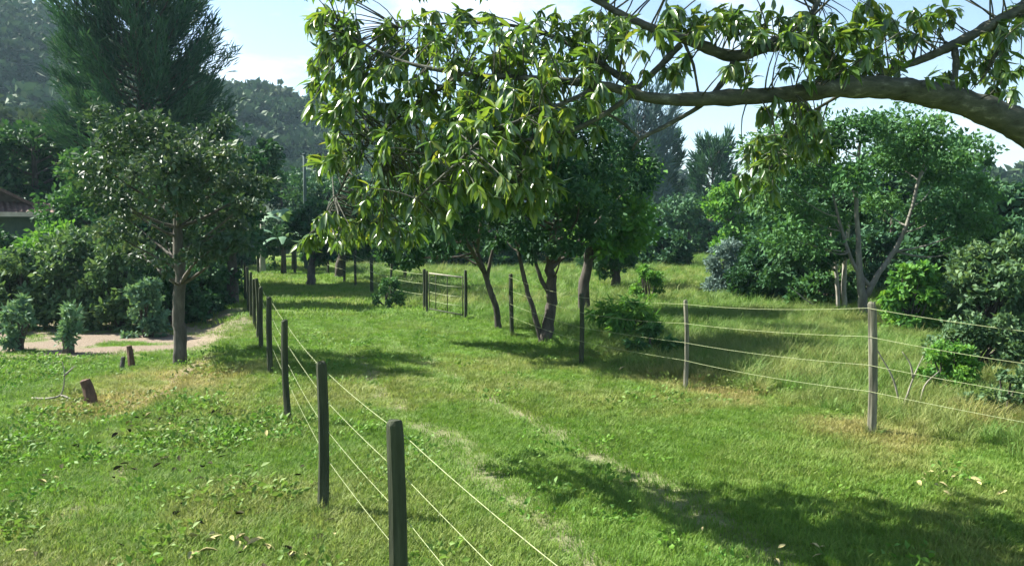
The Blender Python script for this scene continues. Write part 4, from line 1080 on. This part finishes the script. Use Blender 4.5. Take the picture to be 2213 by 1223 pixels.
# porch roof across the gable end with its pale fascia
v, f = [], []
for i in range(4 * 40 + 1):
    x = -W_ / 2 - .3 + (W_ + .9) * i / 160; w_ = .03 * math.cos(i * math.pi / 2)
    v += [(x, -1.5, 2.98 + w_), (x, -.02, 3.42 + w_), (x, -.02, 3.3), (x, -1.5, 2.88)]
for i in range(160):
    for k in range(4):
        k2 = (k + 1) % 4; f.append([i * 4 + k, i * 4 + k2, i * 4 + 4 + k2, i * 4 + 4 + k])
f += [[3, 2, 1, 0], [640, 641, 642, 643]]
pr = obj('porch_roof', mesh('porch_roof', v, f, M['roof']), house)
mb = MB(); mb.box((.15, -1.54, 2.93), (W_ + .94, .05, .17)); mb.build('fascia', M['fascia'], pr, smooth=False)
for x in (-3.0, 0.3, 3.55):
    mb = MB(); mb.box((x, -1.42, 1.44), (.14, .14, 2.87)); mb.build('porch_post', M['stump'], house, smooth=False)
for x in (-1.6, 1.9):
    mb = MB(); mb.box((x, -.03, 1.55), (1.1, .08, 1.2)); wo = mb.build('window', M['fascia'], house, smooth=False)
    for s_ in (-.26, .26):
        mb = MB(); mb.box((x + s_, -.075, 1.55), (.44, .02, 1.06)); mb.build('pane', M['glass'], wo, smooth=False)

# ------------------------------------------------------------------ stumps, dead wood, fallen leaves
def stump(px, py, h, r, label, lean, mat='stump', seed=1):
    x, y = on_ground(px, py)
    z = g1(x, y)
    mb = MB(); mb.tube([(0, 0, -.08), (lean * .2, 0, h * .3), (lean * .55, 0.02, h * .7), (lean, .02, h), (lean * 1.02, .02, h + .015)], [r * 1.35, r * 1.1, r, r * .92, r * .5], 10, wob=.12)
    o = mb.build('stump', M[mat], None, smooth=False, loc=(x, y, z)); random.seed(seed)
    return tag(o, label, 'stump')
stump(284, 768, .40, .055, 'thin reddish stake stump standing on the bare soil left of the slim tree', -.05)
stump(196, 838, .36, .085, 'broken leaning dark stump in the rough grass', -.10)
stump(262, 772, .22, .04, 'short grey cut sapling stub beside the reddish stake', .03, 'bark')

def branch(name, label, base, segs, mat, r, cat='branch', group=None):
    x, y = base; z = g1(x, y); mb = MB()
    for sg in segs:
        sp = spline([(*p, r * (1 - .75 * i / (len(sg) - 1))) for i, p in enumerate(sg)], 4)
        mb.tube([q[:3] for q in sp], [q[3] for q in sp], 6)
    return tag(mb.build(name, M[mat], None, loc=(x, y, z)), label, cat, group)
bx_, by_ = on_ground(132, 835)
branch('dead_branch', 'bleached forked branch lying in the rough grass near the leaning stump', (bx_, by_), [[(-.55, .15, .02), (-.2, 0, .05), (0, 0, .12), (.06, 0, .42), (.02, .02, .62)], [(0, 0, .1), (.25, -.1, .05), (.5, -.1, .02)], [(.05, 0, .4), (.2, .05, .55)]], 'dead', .02)
bx_, by_ = on_ground(2010, 905)
branch('dead_branch', 'pale snapped twigs sticking up behind the right wire fence', (bx_ - .1, by_ + .6), [[(0, 0, -.05), (-.12, 0, .4), (-.32, .05, .78), (-.42, .05, .98)], [(.02, 0, 0), (.15, 0, .42), (.30, .05, .72)], [(.15, 0, .42), (.10, 0, .62), (.0, .03, .78)], [(.3, .1, 0), (.36, .1, .3), (.55, .1, .5)]], 'dead', .016)

r3 = random.Random(17)
FL = []
for k in range(3):
    v, f = leaf_shape((.3, -.25, .1)[k], (.9, 1.2, .5)[k], (.36, .42, .4)[k]); FL.append((v, f))
flm = {}
def fallen(x, y, L, rz, mat, k, tilt, right=False):
    if (k, mat) not in flm: flm[(k, mat)] = mesh('fallen_leaf', FL[k][0], FL[k][1], M[mat], smooth=True)
    o = bpy.data.objects.new('fallen_leaf', flm[(k, mat)]); C.objects.link(o)
    o.location = (x, y, g1(x, y) + .045); o.scale = (L, L, L); o.rotation_euler = (tilt[0], tilt[1], rz)
    if mat == 'brown_leaf': tag(o, 'curled dark brown fallen leaf lying in the grass left of the wire fence', 'leaf', 'dark fallen leaves in the grass')
    elif right: tag(o, 'pale fallen leaf lying under the overhanging limb on the right of the track', 'leaf', 'pale fallen leaves under the limb')
    else: tag(o, 'curled pale straw-coloured fallen leaf lying in the grass left of the wire fence', 'leaf', 'pale fallen leaves in the grass')
cnt = 0
while cnt < 170:
    y = r3.uniform(5.0, 11.5); x = r3.uniform(-5.0, float(fence_left(y)) + .1)
    if float(fbm(np.array([x]), np.array([y]), 1.2, 91, 2)[0]) < .42: continue
    pale = r3.random() < .16
    fallen(x, y, r3.uniform(.06, .12), r3.uniform(0, 6.28), 'straw_leaf' if pale else 'brown_leaf', r3.randrange(3), (r3.uniform(-.5, .5), r3.uniform(-.4, .4)))
    cnt += 1
for cx_, cy_ in ((555, 1180), (440, 1172), (395, 1212), (640, 1215), (540, 1190)):
    x, y = on_ground(cx_, cy_)
    for k in range(4):
        fallen(x + r3.uniform(-.16, .16), y + r3.uniform(-.12, .12), r3.uniform(.08, .14), r3.uniform(0, 6.28), 'straw_leaf', r3.randrange(3), (r3.uniform(-.6, .6), r3.uniform(-.3, .3)))

for cx_, cy_, n_ in ((2030, 1040, 9), (2080, 1060, 6), (1600, 1180, 4), (1780, 1190, 3), (1350, 800, 5)):
    x, y = on_ground(cx_, cy_)
    for k in range(n_):
        fallen(x + r3.uniform(-.3, .3), y + r3.uniform(-.3, .3), r3.uniform(.06, .11), r3.uniform(0, 6.28), 'straw_leaf', r3.randrange(3), (r3.uniform(-.7, .7), r3.uniform(-.5, .5)), True)

# ------------------------------------------------------------------ grass
G_GREEN = [(0.077, 0.175, 0.021), (0.106, 0.222, 0.025), (0.139, 0.257, 0.029), (0.182, 0.298, 0.037)]
G_DRY = [(0.17, 0.20, 0.045), (0.27, 0.26, 0.07), (0.36, 0.33, 0.12), (0.45, 0.41, 0.2)]
M['lawn'] = grass_mat('lawn_blade', G_GREEN, G_DRY, .42)
M['tall'] = grass_mat('tall_blade', [(0.070, 0.162, 0.027), (0.098, 0.205, 0.032), (0.131, 0.238, 0.045), (0.172, 0.270, 0.063)], G_DRY, .42)
M['weed'] = grass_mat('weed_leaf', [(0.049, 0.140, 0.018), (0.082, 0.205, 0.023), (0.123, 0.259, 0.027), (0.156, 0.292, 0.036)], [(0.10, 0.17, 0.03), (0.15, 0.20, 0.04), (0.19, 0.23, 0.06)], .35)
lawnA = proto_object('lawn_tuft_fine', tuft_mesh('lawn_tuft', 46, .075, .13, .006, .9, M['lawn'], 1))
lawnB = proto_object('lawn_tuft_coarse', tuft_mesh('lawn_tuft', 34, .10, .12, .009, .8, M['lawn'], 2))
farA = proto_object('lawn_tuft_far', tuft_mesh('lawn_tuft', 40, .12, .26, .016, .8, M['lawn'], 3))
tallA = proto_object('tall_tuft_fine', tuft_mesh('tall_tuft', 40, .5, .12, .009, .75, M['tall'], 4, .6))
tallB = proto_object('tall_tuft_coarse', tuft_mesh('tall_tuft', 30, .38, .16, .014, .9, M['tall'], 5, .6))
weedA = proto_object('weed_rosette', rosette_mesh('weed', 34, .11, .13, .055, .034, M['weed'], 6))

def points(n, y0, y1, pad=1.5, seed=0, yp=1.0):
    r_ = np.random.default_rng(seed)
    u = r_.uniform(0, 1, n) ** yp; y = np.sqrt(y0 * y0 + (y1 * y1 - y0 * y0) * u)
    half = y * (1120 / F) + pad
    x = r_.uniform(-1, 1, n) * half
    return x, y, r_
def grass(name, proto, n, y0, y1, label, keepf, sclf, seed, tilt=.2):
    x, y, r_ = points(n, y0, y1, seed=seed)
    mk = masks(x, y)
    bare = np.clip(np.maximum(mk['dirt'] * 1.05, mk['rut'] * .9), 0, 1)
    k = (r_.uniform(0, 1, len(x)) > bare) & (r_.uniform(0, 1, len(x)) < keepf(x, y, mk))
    x, y = x[k], y[k]; mk = {q: v[k] for q, v in mk.items()}
    s = sclf(x, y, mk) * r_.uniform(.65, 1.25, len(x))
    dry = np.clip(mk['dry'] * 1.1 + r_.normal(0, .10, len(x)), 0, 1)
    return scatter(name, np.stack([x, y, gz(x, y) - .008], 1), s, dry, proto, label, 'grass', tilt, seed)
lane = lambda x, y, m: 1 - sstep(.1, 1.2, m['side']) * .75
grass('short_grass', lawnA, 26000, 4.2, 12, 'short fine grass of the near track and verge', lane, lambda x, y, m: .7 + .7 * m['n1'], 501)
grass('short_grass', lawnB, 15000, 4.2, 14, 'short coarse grass of the near track and verge', lambda x, y, m: lane(x, y, m) * sstep(.35, .65, m['n2']), lambda x, y, m: .6 + .8 * m['n1'], 502)
grass('short_grass', lawnA, 30000, 12, 24, 'short fine grass further along the track', lane, lambda x, y, m: .85 + .7 * m['n1'], 503)
grass('short_grass', farA, 26000, 22, 62, 'short grass of the far field and track end', lambda x, y, m: 1 + 0 * x, lambda x, y, m: .8 + .8 * m['n1'], 504)
tallkeep = lambda x, y, m: sstep(.15, .9, m['side'] + (m['n1'] - .5) * .8) * (0.35 + .65 * sstep(.35, .55, m['n2']))
grass('tall_grass', tallA, 15000, 6.5, 24, 'long uncut meadow grass beyond the right fence', tallkeep, lambda x, y, m: .35 + .75 * m['n1'] * sstep(0, 1.6, m['side']) + .1, 505, .3)
grass('tall_grass', tallB, 9000, 6.5, 30, 'coarse long meadow grass beyond the right fence', tallkeep, lambda x, y, m: .4 + .8 * m['n1'], 506, .3)
grass('tall_grass', tallB, 9000, 24, 60, 'long grass of the far meadow', lambda x, y, m: sstep(.5, 3, m['side']), lambda x, y, m: .7 + .9 * m['n1'], 507, .3)
rough = lambda x, y, m: np.maximum(ellipse(x, y, -5.2, 8.2, 2.4, 3.2, .5) * sstep(.4, .6, m['n1']), .3 * ellipse(x, y, -9, 14, 4, 4, .4) * sstep(.45, .65, m['n1']))
grass('weed_cover', weedA, 9000, 5, 20, 'bright leafy weeds in the rough grass left of the fence', lambda x, y, m: np.clip(rough(x, y, m) + .6 * tallkeep(x, y, m) * sstep(.5, .7, m['n3']) + .03, 0, 1), lambda x, y, m: .6 + .9 * m['n1'], 508, .3)
grass('rough_grass', tallB, 3600, 5, 20, 'rough tufty grass left of the fence', lambda x, y, m: rough(x, y, m) * .8, lambda x, y, m: .25 + .35 * m['n1'], 509, .3)

pb = np.array([(p[0] + r3.gauss(0, .09), p[1] + r3.gauss(0, .09)) for p in LP + RP + RP2 for _ in range(7)])
scatter('post_grass', np.stack([pb[:, 0], pb[:, 1], gz(pb[:, 0], pb[:, 1]) - .01], 1), np.random.default_rng(5).uniform(.28, .6, len(pb)), np.random.default_rng(6).uniform(0, .5, len(pb)), tallA,
        'longer uncut grass crowding the feet of the fence posts', 'grass', .25, 77)

# ------------------------------------------------------------------ air
mh, th, oh = new_mat('haze_air')
pv = th.nodes.new('ShaderNodeVolumePrincipled')
pv.inputs['Color'].default_value = (0.55, 0.82, 1.0, 1)
pv.inputs['Density'].default_value = 0.00026
pv.inputs['Anisotropy'].default_value = 0.2
th.links.new(pv.outputs[0], oh.inputs['Volume'])
mb = MB(); mb.box((0, 450, 59), (1440, 1140, 122))
tag(mb.build('haze', mh, None, smooth=False), kind='stuff')
